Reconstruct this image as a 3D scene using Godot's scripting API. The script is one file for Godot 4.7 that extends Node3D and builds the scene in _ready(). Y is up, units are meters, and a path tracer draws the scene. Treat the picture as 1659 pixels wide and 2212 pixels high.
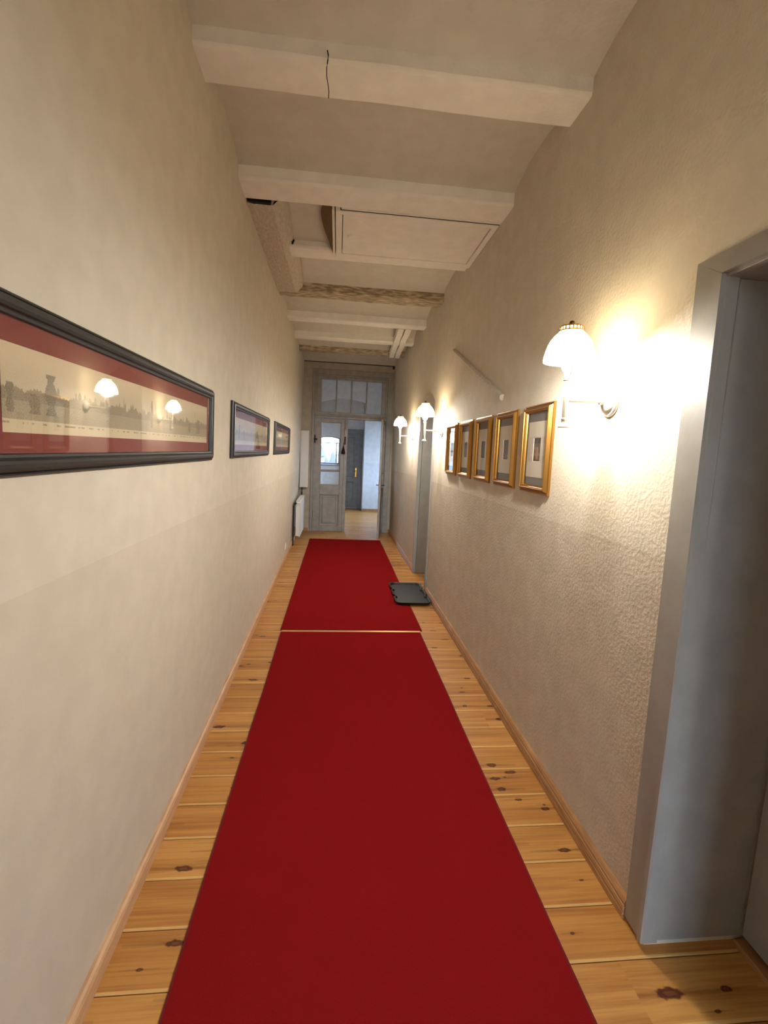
extends Node3D
# A long hallway with a red runner: y up, metres, the camera stands at x = 0, z = 0 and looks down the hall towards -z.

const EYE := 1.5
const END_Z := -8.62          # corridor face of the end wall
const BACK_Z := 3.0            # wall behind the camera
const HALL_Z := -11.68        # far wall of the hall beyond the double door
const NICHE_Z := -12.25       # back of the niche in that wall
const PLANK := 0.1735
var M := {}
var rng := RandomNumberGenerator.new()
var used_names := {}

# ------------------------------------------------------------------ set-up
func _ready() -> void:
	rng.seed = 7
	var cam := Camera3D.new()
	cam.name = "camera"
	cam.fov = rad_to_deg(2.0 * atan(1106.0 / 1013.74))
	cam.basis = Basis(Vector3.UP, -0.103316) * Basis(Vector3.RIGHT, -0.127062) * Basis(Vector3.BACK, 0.045435)
	cam.position = Vector3(0, EYE, 0)
	cam.near = 0.02
	add_child(cam)
	cam.current = true

	var env := Environment.new()
	env.background_mode = Environment.BG_SKY
	var sky := Sky.new()
	var sm := ProceduralSkyMaterial.new()
	sm.sky_top_color = Color(0.74, 0.86, 1.0)
	sm.sky_horizon_color = Color(0.79, 0.89, 1.0)
	sm.ground_horizon_color = Color(0.55, 0.60, 0.64)
	sm.ground_bottom_color = Color(0.35, 0.37, 0.38)
	sm.sky_energy_multiplier = 3.8
	sm.ground_energy_multiplier = 1.6
	sky.sky_material = sm
	env.sky = sky
	env.ambient_light_source = Environment.AMBIENT_SOURCE_DISABLED
	env.tonemap_mode = Environment.TONE_MAPPER_LINEAR
	env.tonemap_exposure = 1.36
	env.sdfgi_enabled = true
	env.ssao_enabled = true
	env.ssil_enabled = true
	var we := WorldEnvironment.new()
	we.name = "world_environment"
	we.environment = env
	add_child(we)

	make_materials()
	build_floor()
	build_walls()
	build_ceiling()
	build_near_doorway()
	build_arched_doorway()
	build_end_door()
	build_far_hall()
	build_outside()
	build_ceiling_fittings()
	build_sconces()
	build_panoramas()
	build_gold_pictures()
	build_runners()
	build_tray()
	build_radiator_and_cabinet()
	build_small_things()

# ------------------------------------------------------------------ naming
func numbered(called: String) -> String:
	var n: int = used_names.get(called, 0)
	used_names[called] = n + 1
	return called if n == 0 else "%s_%03d" % [called, n]

func thing(called: String, label: String, category: String, xf := Transform3D(), group := "") -> Node3D:
	var o := Node3D.new()
	o.name = numbered(called)
	add_child(o)
	o.transform = xf
	o.set_meta("label", label)
	o.set_meta("category", category)
	if group != "":
		o.set_meta("group", group)
	return o

func setting(called: String, label: String, category: String, xf := Transform3D()) -> Node3D:
	var o := thing(called, label, category, xf)
	o.set_meta("kind", "structure")
	return o

# ------------------------------------------------------------------ mesh helpers (a, b, c counter-clockwise seen from outside)
func tool() -> SurfaceTool:
	var st := SurfaceTool.new()
	st.begin(Mesh.PRIMITIVE_TRIANGLES)
	st.set_smooth_group(-1)
	return st

func tri(st: SurfaceTool, a: Vector3, b: Vector3, c: Vector3) -> void:
	st.add_vertex(a)
	st.add_vertex(c)
	st.add_vertex(b)

func quad(st: SurfaceTool, a: Vector3, b: Vector3, c: Vector3, d: Vector3) -> void:
	tri(st, a, b, c)
	tri(st, a, c, d)

func otri(st: SurfaceTool, a: Vector3, b: Vector3, c: Vector3, inside: Vector3) -> void:
	if (b - a).cross(c - a).dot((a + b + c) / 3.0 - inside) < 0.0:
		tri(st, a, c, b)
	else:
		tri(st, a, b, c)

func oquad(st: SurfaceTool, a: Vector3, b: Vector3, c: Vector3, d: Vector3, inside: Vector3) -> void:
	if (b - a).cross(c - a).dot((a + b + c + d) / 4.0 - inside) < 0.0:
		quad(st, a, d, c, b)
	else:
		quad(st, a, b, c, d)

func mesh_of(st: SurfaceTool) -> ArrayMesh:
	st.generate_normals()
	return st.commit()

func put(parent: Node, called: String, mesh: Mesh, m: Material, xf := Transform3D()) -> MeshInstance3D:
	var o := MeshInstance3D.new()
	o.name = called
	o.mesh = mesh
	o.material_override = m
	o.transform = xf
	parent.add_child(o, true)
	return o

func part(parent: Node, called: String, st: SurfaceTool, m: Material) -> MeshInstance3D:
	return put(parent, called, mesh_of(st), m)

func box(st: SurfaceTool, lo: Vector3, hi: Vector3, b := 0.0, xf := Transform3D()) -> void:
	var c := (lo + hi) / 2.0
	var h := (hi - lo).abs() / 2.0
	b = minf(b, minf(h.x, minf(h.y, h.z)) * 0.9)
	var o := xf * c
	var P := func(s: Vector3, axis: int) -> Vector3:
		var v := Vector3(s.x * (h.x - b), s.y * (h.y - b), s.z * (h.z - b))
		v[axis] = s[axis] * h[axis]
		return xf * (c + v)
	for axis in 3:
		var u := (axis + 1) % 3
		var w := (axis + 2) % 3
		for s in [-1.0, 1.0]:
			var q := []
			for k in [[-1.0, -1.0], [1.0, -1.0], [1.0, 1.0], [-1.0, 1.0]]:
				var sv := Vector3.ZERO
				sv[axis] = s
				sv[u] = k[0]
				sv[w] = k[1]
				q.append(P.call(sv, axis))
			oquad(st, q[0], q[1], q[2], q[3], o)
	if b <= 0.0:
		return
	for axis in 3:                       # edges run along this axis
		var u := (axis + 1) % 3
		var w := (axis + 2) % 3
		for su in [-1.0, 1.0]:
			for sw in [-1.0, 1.0]:
				var s0 := Vector3.ZERO
				s0[u] = su
				s0[w] = sw
				var s1 := s0
				s0[axis] = -1.0
				s1[axis] = 1.0
				oquad(st, P.call(s0, u), P.call(s1, u), P.call(s1, w), P.call(s0, w), o)
	for sx in [-1.0, 1.0]:
		for sy in [-1.0, 1.0]:
			for sz in [-1.0, 1.0]:
				var s := Vector3(sx, sy, sz)
				otri(st, P.call(s, 0), P.call(s, 1), P.call(s, 2), o)

func boxes(parent: Node, called: String, lo: Vector3, hi: Vector3, b: float, m: Material) -> MeshInstance3D:
	var st := tool()
	box(st, lo, hi, b)
	return part(parent, called, st, m)

# profile: Vector2(radius, height) from bottom to top; sharp bends stay sharp
func lathe(st: SurfaceTool, profile: Array, n: int, xf := Transform3D()) -> void:
	var group := 0
	for j in profile.size() - 1:
		var p: Vector2 = profile[j]
		var q: Vector2 = profile[j + 1]
		if j > 0:
			var before: Vector2 = p - profile[j - 1]
			if absf(before.angle_to(q - p)) > 0.7:
				group += 1
		st.set_smooth_group(group)
		for i in n:
			var a := TAU * i / n
			var b := TAU * (i + 1) / n
			var A := xf * Vector3(p.x * cos(a), p.y, p.x * sin(a))
			var B := xf * Vector3(q.x * cos(a), q.y, q.x * sin(a))
			var C := xf * Vector3(q.x * cos(b), q.y, q.x * sin(b))
			var D := xf * Vector3(p.x * cos(b), p.y, p.x * sin(b))
			if q.x > 1e-5:
				tri(st, A, B, C)
			if p.x > 1e-5:
				tri(st, A, C, D)
	st.set_smooth_group(-1)

func tube(st: SurfaceTool, pts: Array, r: float, n := 8) -> void:
	var rings := []
	for i in pts.size():
		var d: Vector3 = (pts[mini(i + 1, pts.size() - 1)] - pts[maxi(i - 1, 0)]).normalized()
		var side := d.cross(Vector3.UP)
		if side.length() < 0.05:
			side = d.cross(Vector3.RIGHT)
		side = side.normalized()
		var up := side.cross(d).normalized()
		var ring := []
		for k in n:
			var a := TAU * k / n
			ring.append(pts[i] + side * cos(a) * r + up * sin(a) * r)
		rings.append(ring)
	st.set_smooth_group(1)
	for i in pts.size() - 1:
		for k in n:
			var kk := (k + 1) % n
			oquad(st, rings[i][k], rings[i][kk], rings[i + 1][kk], rings[i + 1][k], (pts[i] + pts[i + 1]) / 2.0)
	st.set_smooth_group(-1)
	for e in [0, pts.size() - 1]:
		var inner: Vector3 = pts[1] if e == 0 else pts[e - 1]
		for k in n:
			otri(st, pts[e], rings[e][k], rings[e][(k + 1) % n], inner)

# rectangle w x h in the xy plane facing +z with mitred corners; profile: Vector2(inset, height) from the outer back edge to the inner edge
func mitred(st: SurfaceTool, w: float, h: float, profile: Array, centre := Vector3.ZERO) -> void:
	for k in profile.size() - 1:
		var a: Vector2 = profile[k]
		var b: Vector2 = profile[k + 1]
		var ca := [Vector3(-w / 2 + a.x, -h / 2 + a.x, a.y), Vector3(w / 2 - a.x, -h / 2 + a.x, a.y), Vector3(w / 2 - a.x, h / 2 - a.x, a.y), Vector3(-w / 2 + a.x, h / 2 - a.x, a.y)]
		var cb := [Vector3(-w / 2 + b.x, -h / 2 + b.x, b.y), Vector3(w / 2 - b.x, -h / 2 + b.x, b.y), Vector3(w / 2 - b.x, h / 2 - b.x, b.y), Vector3(-w / 2 + b.x, h / 2 - b.x, b.y)]
		for i in 4:
			var j := (i + 1) % 4
			quad(st, centre + ca[i], centre + ca[j], centre + cb[j], centre + cb[i])

# polygon in (u, v) mapped into space by f, pushed back along "depth"
func slab(st: SurfaceTool, poly: PackedVector2Array, f: Callable, depth: Vector3, sides := true) -> void:
	var idx := Geometry2D.triangulate_polygon(poly)
	var out := -depth
	var back_pts := []
	var front := []
	for p in poly:
		front.append(f.call(p.x, p.y))
		back_pts.append(f.call(p.x, p.y) + depth)
	for t in range(0, idx.size(), 3):
		for layer in 2:
			var src: Array = front if layer == 0 else back_pts
			var a: Vector3 = src[idx[t]]
			var b: Vector3 = src[idx[t + 1]]
			var c: Vector3 = src[idx[t + 2]]
			var want := out if layer == 0 else depth
			if (b - a).cross(c - a).dot(want) < 0.0:
				tri(st, a, c, b)
			else:
				tri(st, a, b, c)
	if not sides:
		return
	var n := poly.size()
	var ccw := not Geometry2D.is_polygon_clockwise(poly)
	for i in n:
		var j := (i + 1) % n
		var e: Vector2 = poly[j] - poly[i]
		var o2 := Vector2(e.y, -e.x) if ccw else Vector2(-e.y, e.x)
		var mid: Vector2 = (poly[i] + poly[j]) / 2.0
		var m3: Vector3 = f.call(mid.x, mid.y)
		var inside: Vector3 = m3 - (f.call(mid.x + o2.x, mid.y + o2.y) - m3) + depth / 2.0
		oquad(st, front[i], front[j], back_pts[j], back_pts[i], inside)

func rect2(a: float, b: float, c: float, d: float) -> PackedVector2Array:
	return PackedVector2Array([Vector2(a, b), Vector2(c, b), Vector2(c, d), Vector2(a, d)])

# ------------------------------------------------------------------ where the old, slightly leaning walls stand
func left_x(y: float, z: float) -> float:
	return -0.620 + 0.008 * z + 0.018 * y

func right_x(y: float, _z: float) -> float:
	return 1.007 - 0.011 * y

func on_left(y: float, z: float) -> Transform3D:      # local x runs away from the camera, y up, z out of the wall
	var bx := -Vector3(0.008, 0, 1).normalized()
	var bz := bx.cross(Vector3(0.018, 1, 0)).normalized()
	return Transform3D(Basis(bx, bz.cross(bx), bz), Vector3(left_x(y, z), y, z))

func on_right(y: float, z: float) -> Transform3D:     # local x runs towards the camera, y up, z out of the wall
	var bx := Vector3(0, 0, 1)
	var bz := bx.cross(Vector3(-0.011, 1, 0)).normalized()
	return Transform3D(Basis(bx, bz.cross(bx), bz), Vector3(right_x(y, z), y, z))

# ------------------------------------------------------------------ materials
func mat(called: String, c: Color, rough := 0.7, metal := 0.0) -> StandardMaterial3D:
	var m := StandardMaterial3D.new()
	m.resource_name = called
	m.albedo_color = c
	m.roughness = rough
	m.metallic = metal
	M[called] = m
	return m

func noise_image(size: int, freq: float, octaves: int, sd: int, kind := FastNoiseLite.TYPE_SIMPLEX_SMOOTH) -> Image:
	var n := FastNoiseLite.new()
	n.noise_type = kind
	n.frequency = freq
	n.fractal_octaves = octaves
	n.seed = sd
	return n.get_seamless_image(size, size)

func tinted(img: Image, dark: Color, light: Color, contrast := 1.0) -> ImageTexture:
	var out := Image.create(img.get_width(), img.get_height(), false, Image.FORMAT_RGB8)
	for y in img.get_height():
		for x in img.get_width():
			var v := clampf(0.5 + (img.get_pixel(x, y).r - 0.5) * contrast, 0.0, 1.0)
			out.set_pixel(x, y, dark.lerp(light, v))
	return ImageTexture.create_from_image(out)

func mottled(called: String, dark: Color, light: Color, rough: float, patches: Image, bumps: Image, relief: float, scale := 1.0, contrast := 1.6) -> StandardMaterial3D:
	var m := mat(called, Color.WHITE, rough)
	m.albedo_texture = tinted(patches, dark, light, contrast)
	m.uv1_triplanar = true
	m.uv1_world_triplanar = true
	m.uv1_scale = Vector3.ONE * scale
	if bumps:
		m.heightmap_enabled = true
		m.heightmap_texture = ImageTexture.create_from_image(bumps)
		m.heightmap_scale = relief
	return m

func make_materials() -> void:
	var patches := noise_image(512, 0.012, 5, 3)
	var fine := noise_image(1024, 0.035, 4, 5)
	var rough := noise_image(1024, 0.05, 4, 11)
	mottled("plaster_upper_left", Color(0.795, 0.757, 0.685), Color(0.825, 0.787, 0.715), 0.9, patches, fine, 0.02)
	mottled("plaster_lower_left", Color(0.775, 0.735, 0.66), Color(0.80, 0.76, 0.685), 0.9, patches, fine, 0.05)
	mottled("plaster_upper_right", Color(0.795, 0.757, 0.685), Color(0.825, 0.787, 0.715), 0.9, patches, rough, 0.13)
	mottled("plaster_lower_right", Color(0.745, 0.70, 0.625), Color(0.785, 0.74, 0.665), 0.9, patches, rough, 0.13)
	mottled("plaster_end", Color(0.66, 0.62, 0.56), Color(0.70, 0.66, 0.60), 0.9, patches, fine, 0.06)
	mottled("plaster_hall", Color(0.80, 0.80, 0.80), Color(0.84, 0.84, 0.84), 0.9, patches, fine, 0.05)
	mottled("plaster_hall_lower", Color(0.76, 0.765, 0.775), Color(0.80, 0.805, 0.81), 0.9, patches, fine, 0.05)
	mottled("ceiling_wash", Color(0.795, 0.777, 0.74), Color(0.825, 0.807, 0.77), 0.92, patches, fine, 0.08)
	mottled("beam_white", Color(0.92, 0.91, 0.885), Color(0.95, 0.94, 0.915), 0.85, patches, fine, 0.10)
	mottled("beam_worn", Color(0.54, 0.48, 0.40), Color(0.82, 0.76, 0.64), 0.95, noise_image(512, 0.02, 5, 21), rough, 0.25, 1.0, 2.0)
	M.beam_worn.uv1_scale = Vector3(0.7, 3.5, 3.5)
	mottled("patch_brown", Color(0.44, 0.36, 0.26), Color(0.50, 0.41, 0.30), 0.9, patches, fine, 0.06)
	mottled("timber_peeling", Color(0.70, 0.66, 0.59), Color(0.82, 0.785, 0.725), 0.95, noise_image(512, 0.03, 5, 31), fine, 0.08, 1.0, 1.2)
	M.timber_peeling.uv1_scale = Vector3(3.0, 3.0, 0.9)
	mottled("grey_paint", Color(0.555, 0.54, 0.51), Color(0.59, 0.575, 0.545), 0.42, patches, fine, 0.015)
	mottled("grey_door_paint", Color(0.54, 0.52, 0.495), Color(0.60, 0.58, 0.555), 0.45, patches, fine, 0.02)
	mottled("hall_door_paint", Color(0.46, 0.47, 0.48), Color(0.52, 0.53, 0.54), 0.5, patches, fine, 0.02)
	mottled("carpet_red", Color(0.47, 0.085, 0.09), Color(0.53, 0.10, 0.105), 1.0, noise_image(512, 0.2, 3, 41), noise_image(512, 0.35, 2, 43), 0.15, 3.0)
	M.carpet_red.specular_mode = BaseMaterial3D.SPECULAR_DISABLED
	mottled("carpet_edge", Color(0.38, 0.03, 0.05), Color(0.42, 0.04, 0.06), 1.0, patches, null, 0.0, 3.0)
	mottled("roof_grey", Color(0.29, 0.30, 0.315), Color(0.35, 0.36, 0.375), 0.9, patches, null, 0.0)
	mat("white_metal", Color(0.86, 0.85, 0.82), 0.45)
	mat("cabinet_white", Color(0.84, 0.83, 0.81), 0.25)
	mat("black_metal", Color(0.06, 0.05, 0.045), 0.5)
	mat("dark_gap", Color(0.05, 0.035, 0.025), 0.95)
	mat("iron_dark", Color(0.13, 0.09, 0.06), 0.5, 0.5)
	mat("tray_rubber", Color(0.085, 0.085, 0.088), 0.5)
	mat("tray_rim", Color(0.045, 0.045, 0.048), 0.4)
	mat("brass", Color(0.80, 0.62, 0.30), 0.25, 1.0)
	mat("brass_dark", Color(0.42, 0.33, 0.18), 0.35, 1.0)
	mat("nickel", Color(0.80, 0.79, 0.76), 0.24, 1.0)
	mat("enamel_silver", Color(0.83, 0.82, 0.78), 0.3, 0.35)
	var gold := mat("gold_leaf", Color(0.66, 0.48, 0.23), 0.30, 0.9)
	gold.heightmap_enabled = true
	gold.heightmap_texture = ImageTexture.create_from_image(fine)
	gold.heightmap_scale = 0.02
	gold.uv1_triplanar = true
	gold.uv1_scale = Vector3.ONE * 4.0
	mat("frame_ebony", Color(0.085, 0.07, 0.055), 0.42)
	mat("mat_red", Color(0.47, 0.135, 0.07), 0.85)
	mat("mat_charcoal", Color(0.36, 0.34, 0.325), 0.9)
	mat("passepartout", Color(0.80, 0.765, 0.70), 0.9)
	mat("bevel_white", Color(0.93, 0.90, 0.84), 0.9)
	mat("tassel_brown", Color(0.12, 0.075, 0.04), 0.9)
	mat("white_plastic", Color(0.88, 0.87, 0.84), 0.4)
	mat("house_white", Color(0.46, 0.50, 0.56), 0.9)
	var glass := mat("pane_glass", Color(1, 1, 1, 0.02), 0.02)
	glass.transparency = BaseMaterial3D.TRANSPARENCY_ALPHA
	var shade := mat("opal_glass", Color(0.95, 0.93, 0.86), 0.25)
	shade.emission_enabled = true
	shade.emission = Color(1.0, 0.91, 0.74)
	shade.emission_energy_multiplier = 21.0
	var bulb := mat("bulb_glow", Color(1, 1, 1), 0.3)
	bulb.emission_enabled = true
	bulb.emission = Color(1.0, 0.94, 0.82)
	bulb.emission_energy_multiplier = 9.0
	make_wood()
	make_prints()

# pine: long grain, darker late wood, knots; one picture per variant
func make_wood() -> void:
	var variants := []
	for k in 8:
		var w := 1024
		var h := 96
		var img := Image.create(w, h, false, Image.FORMAT_RGB8)
		var g := FastNoiseLite.new()
		g.seed = 100 + k
		g.frequency = 0.02
		g.fractal_octaves = 4
		var r := RandomNumberGenerator.new()
		r.seed = 300 + k
		var knots := []
		for i in 10 + k % 5:
			knots.append([r.randf() * w, 8 + r.randf() * (h - 16), 2.0 + pow(r.randf(), 2.0) * 6.0, r.randf_range(1.0, 2.6)])
		var base := Color(0.79, 0.585, 0.315).lerp(Color(0.72, 0.50, 0.25), r.randf())
		var late := base.lerp(Color(0.52, 0.29, 0.11), 0.6)
		for y in h:
			for x in w:
				var bend := 0.0
				var dark := 0.0
				for kn in knots:
					var dx: float = (x - kn[0]) / kn[3]
					var dy: float = y - kn[1]
					var d: float = sqrt(dx * dx + dy * dy) / kn[2]
					if d < 6.0:
						bend += signf(dy) * kn[2] * exp(-d * d * 0.25)
						d *= 1.0 + 0.35 * g.get_noise_2d(x * 4.0 + kn[0], y * 4.0)
						if d < 1.25:
							dark = maxf(dark, clampf((1.25 - d) * 3.0, 0.0, 1.0) * (0.7 if d < 0.5 else 1.0))
						var along: float = absf(dx) / kn[2]
						if absf(dy) < kn[2] * 0.9 and along < 9.0:      # resin streak along the grain
							dark = maxf(dark, 0.42 * (1.0 - along / 9.0) * (1.0 - absf(dy) / (kn[2] * 0.9)))
				var v := (y + bend) * 1.0
				var n := g.get_noise_2d(x * 0.08, v * 1.6)
				var fine_n := g.get_noise_2d(x * 0.25 + 900.0, v * 9.0)
				var t := clampf(0.35 + 0.75 * n + 0.45 * fine_n, 0.0, 1.0)
				var c := base.lerp(late, t)
				c = c.lerp(Color(0.27, 0.105, 0.03), dark * 0.9)
				if y < 5:
					c = c.lerp(Color(0.90, 0.76, 0.50), 0.6)
				img.set_pixel(x, y, c)
		variants.append(ImageTexture.create_from_image(img))
	for k in 8:
		var m := mat("pine_%d" % k, Color.WHITE, 0.34)
		m.albedo_texture = variants[k]
	var grain := noise_image(512, 0.02, 4, 61)
	mottled("pine_trim", Color(0.58, 0.41, 0.25), Color(0.72, 0.54, 0.35), 0.5, grain, null, 0.0, 1.0, 1.6)
	M.pine_trim.uv1_scale = Vector3(1.0, 14.0, 0.6)
	mottled("pine_pale", Color(0.74, 0.575, 0.42), Color(0.82, 0.66, 0.50), 0.5, grain, null, 0.0, 1.0, 1.6)
	M.pine_pale.uv1_scale = Vector3(1.0, 14.0, 0.6)

# old engraved panoramas (generic) and small vignettes
func make_prints() -> void:
	for k in 3:
		var w := 1600
		var h := 180
		var img := Image.create(w, h, false, Image.FORMAT_RGB8)
		var g := FastNoiseLite.new()
		g.seed = 500 + k
		g.frequency = 0.01
		g.fractal_octaves = 4
		var r := RandomNumberGenerator.new()
		r.seed = 40 + k
		var sky_line := PackedFloat32Array()
		sky_line.resize(w)
		for x in w:
			sky_line[x] = 88.0 - 16.0 * g.get_noise_2d(x * 1.3, 3.0) - 8.0 * g.get_noise_2d(x * 9.0, 77.0)
		for i in 46:                                           # towers, masts and gables
			var x0 := r.randi_range(4, w - 12)
			var tall := r.randf_range(6.0, 20.0) if i > 9 else r.randf_range(28.0, 58.0)
			var half := r.randi_range(0, 2) if i <= 9 else r.randi_range(2, 7)
			for dx in range(-half, half + 1):
				var xx := clampi(x0 + dx, 0, w - 1)
				sky_line[xx] = minf(sky_line[xx], 86.0 - tall * (1.0 - 0.5 * absf(dx) / (half + 1.0)))
		var figures := []                                      # riders and trees in the foreground
		for i in 9:
			figures.append([r.randf() * w, r.randf_range(9.0, 20.0), r.randf_range(38.0, 70.0)])
		figures[0] = [175.0, 24.0, 92.0]
		figures[1] = [820.0, 10.0, 96.0]
		var paper := Color(0.80, 0.735, 0.60)
		for y in h:
			for x in w:
				var c := paper
				var ink := 0.0
				var grain := 0.5 + 0.5 * g.get_noise_2d(x * 22.0, y * 22.0)
				if y > 22 and y < 152:
					ink = 0.16 * grain * clampf((y - 22) / 40.0, 0.0, 1.0)
					if y > sky_line[x]:
						ink = 0.20 + 0.46 * grain * (0.7 + 0.6 * absf(g.get_noise_2d(x * 5.0, y * 9.0)))
						if y > 112:
							ink = 0.12 + 0.34 * grain
					for f in figures:
						var dx: float = absf(x - f[0] + 5.0 * g.get_noise_2d(y * 12.0, f[0])) / f[1]
						var top: float = 136.0 - f[2]
						if y > top and y < 138.0:
							var wide: float = 0.45 + 0.55 * absf(sin((y - top) / f[2] * 5.2 + f[0]))
							if dx < wide:
								ink = maxf(ink, 0.26 + 0.5 * grain)
				elif y >= 157 and y < 161:
					var word := g.get_noise_2d(x * 3.0, 400.0 + k)
					if word > 0.05 and grain > 0.35:
						ink = 0.38
				c = c.lerp(Color(0.20, 0.17, 0.12), ink)
				img.set_pixel(x, y, c)
		var m := mat("panorama_%d" % k, Color.WHITE, 0.85)
		m.albedo_texture = ImageTexture.create_from_image(img)
	for k in 5:
		var w := 64
		var h := 96
		var img := Image.create(w, h, false, Image.FORMAT_RGB8)
		var g := FastNoiseLite.new()
		g.seed = 700 + k
		g.frequency = 0.035
		g.fractal_octaves = 3
		for y in h:
			for x in w:
				var n := 0.5 + 0.6 * g.get_noise_2d(x, y * 0.8)
				var top := Color(0.20, 0.18, 0.16).lerp(Color(0.44, 0.40, 0.34), n)
				var low := Color(0.30, 0.19, 0.12).lerp(Color(0.62, 0.47, 0.33), n)
				var c := top.lerp(low, smoothstep(0.30, 0.55, float(y) / h))
				var dx := (x - 32.0) / (15.0 + 6.0 * g.get_noise_1d(y * 3.0))
				var dy := (y - 62.0) / 26.0
				if k == 0 and dx * dx + dy * dy < 1.0:
					c = c.lerp(Color(0.72, 0.58, 0.43), 0.55)
				elif k > 0:
					c = c.lerp(Color(0.27, 0.21, 0.17), 0.55)
				img.set_pixel(x, y, c)
		var m := mat("vignette_%d" % k, Color.WHITE, 0.85)
		m.albedo_texture = ImageTexture.create_from_image(img)

# ------------------------------------------------------------------ floor
func plank_mesh(x0: float, x1: float, shift: float, flip: bool) -> ArrayMesh:
	var st := tool()
	var hw := PLANK / 2.0 - 0.0012
	var c := 0.0025
	var top := [Vector3(x0, -c, hw), Vector3(x0, 0, hw - c), Vector3(x0, 0, -hw + c), Vector3(x0, -c, -hw)]
	var drop := Vector3(0, -0.024, 0)
	var ring := [top[0] + drop] + top + [top[3] + drop]
	for i in ring.size() - 1:
		var a: Vector3 = ring[i]
		var b: Vector3 = ring[i + 1]
		var a1 := Vector3(x1, a.y, a.z)
		var b1 := Vector3(x1, b.y, b.z)
		var pts := [a, a1, b1, a, b1, b]
		var uvs := []
		for p in pts:
			var u: float = (p.x - x0) / 2.1 + shift
			var v: float = clampf(0.5 - p.z / PLANK, 0.01, 0.99)
			uvs.append(Vector2(-u if flip else u, v))
		for t in [0, 3]:
			for k in [0, 2, 1]:
				st.set_uv(uvs[t + k])
				st.add_vertex(pts[t + k])
	return mesh_of(st)

func build_floor() -> void:
	var o := setting("floor", "pine plank floor with dark knots running across the hallway", "floor")
	var near := []
	var far := []
	for k in 8:
		near.append(plank_mesh(-0.74, 1.40, k * 0.37, k % 2 == 1))
		far.append(plank_mesh(-1.95, 2.25, k * 0.29, k % 2 == 0))
	var first := -1.335 + PLANK / 2.0 + PLANK * 24
	var i := 0
	var z := first
	while z > -12.4:
		var beyond := z < -8.70
		var k := (i * 5 + (i * i) / 3) % 8
		var kk := (i * 3 + 1) % 8
		put(o, "plank", far[kk] if beyond else near[kk], M["pine_%d" % k], Transform3D(Basis(), Vector3(0, rng.randf_range(-0.0006, 0.0), z)))
		z -= PLANK
		i += 1
	boxes(o, "subfloor", Vector3(-2.1, -0.12, -12.5), Vector3(2.45, -0.025, BACK_Z + 0.2), 0.0, M.dark_gap)

# ------------------------------------------------------------------ walls
func clipped(poly: PackedVector2Array, holes: Array) -> Array:
	var out := [poly]
	for hole in holes:
		var next := []
		for p in out:
			next.append_array(Geometry2D.clip_polygons(p, hole))
		out = next
	return out

func arch_opening() -> PackedVector2Array:
	var p := PackedVector2Array([Vector2(-4.89, -0.2), Vector2(-4.89, 2.05)])
	for i in range(1, 12):
		var t := i / 12.0
		p.append(Vector2(lerpf(-4.89, -5.73, t), 2.05 + 0.135 * (1.0 - pow(2.0 * t - 1.0, 2.0))))
	p.append(Vector2(-5.73, 2.05))
	p.append(Vector2(-5.73, -0.2))
	return p

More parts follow.
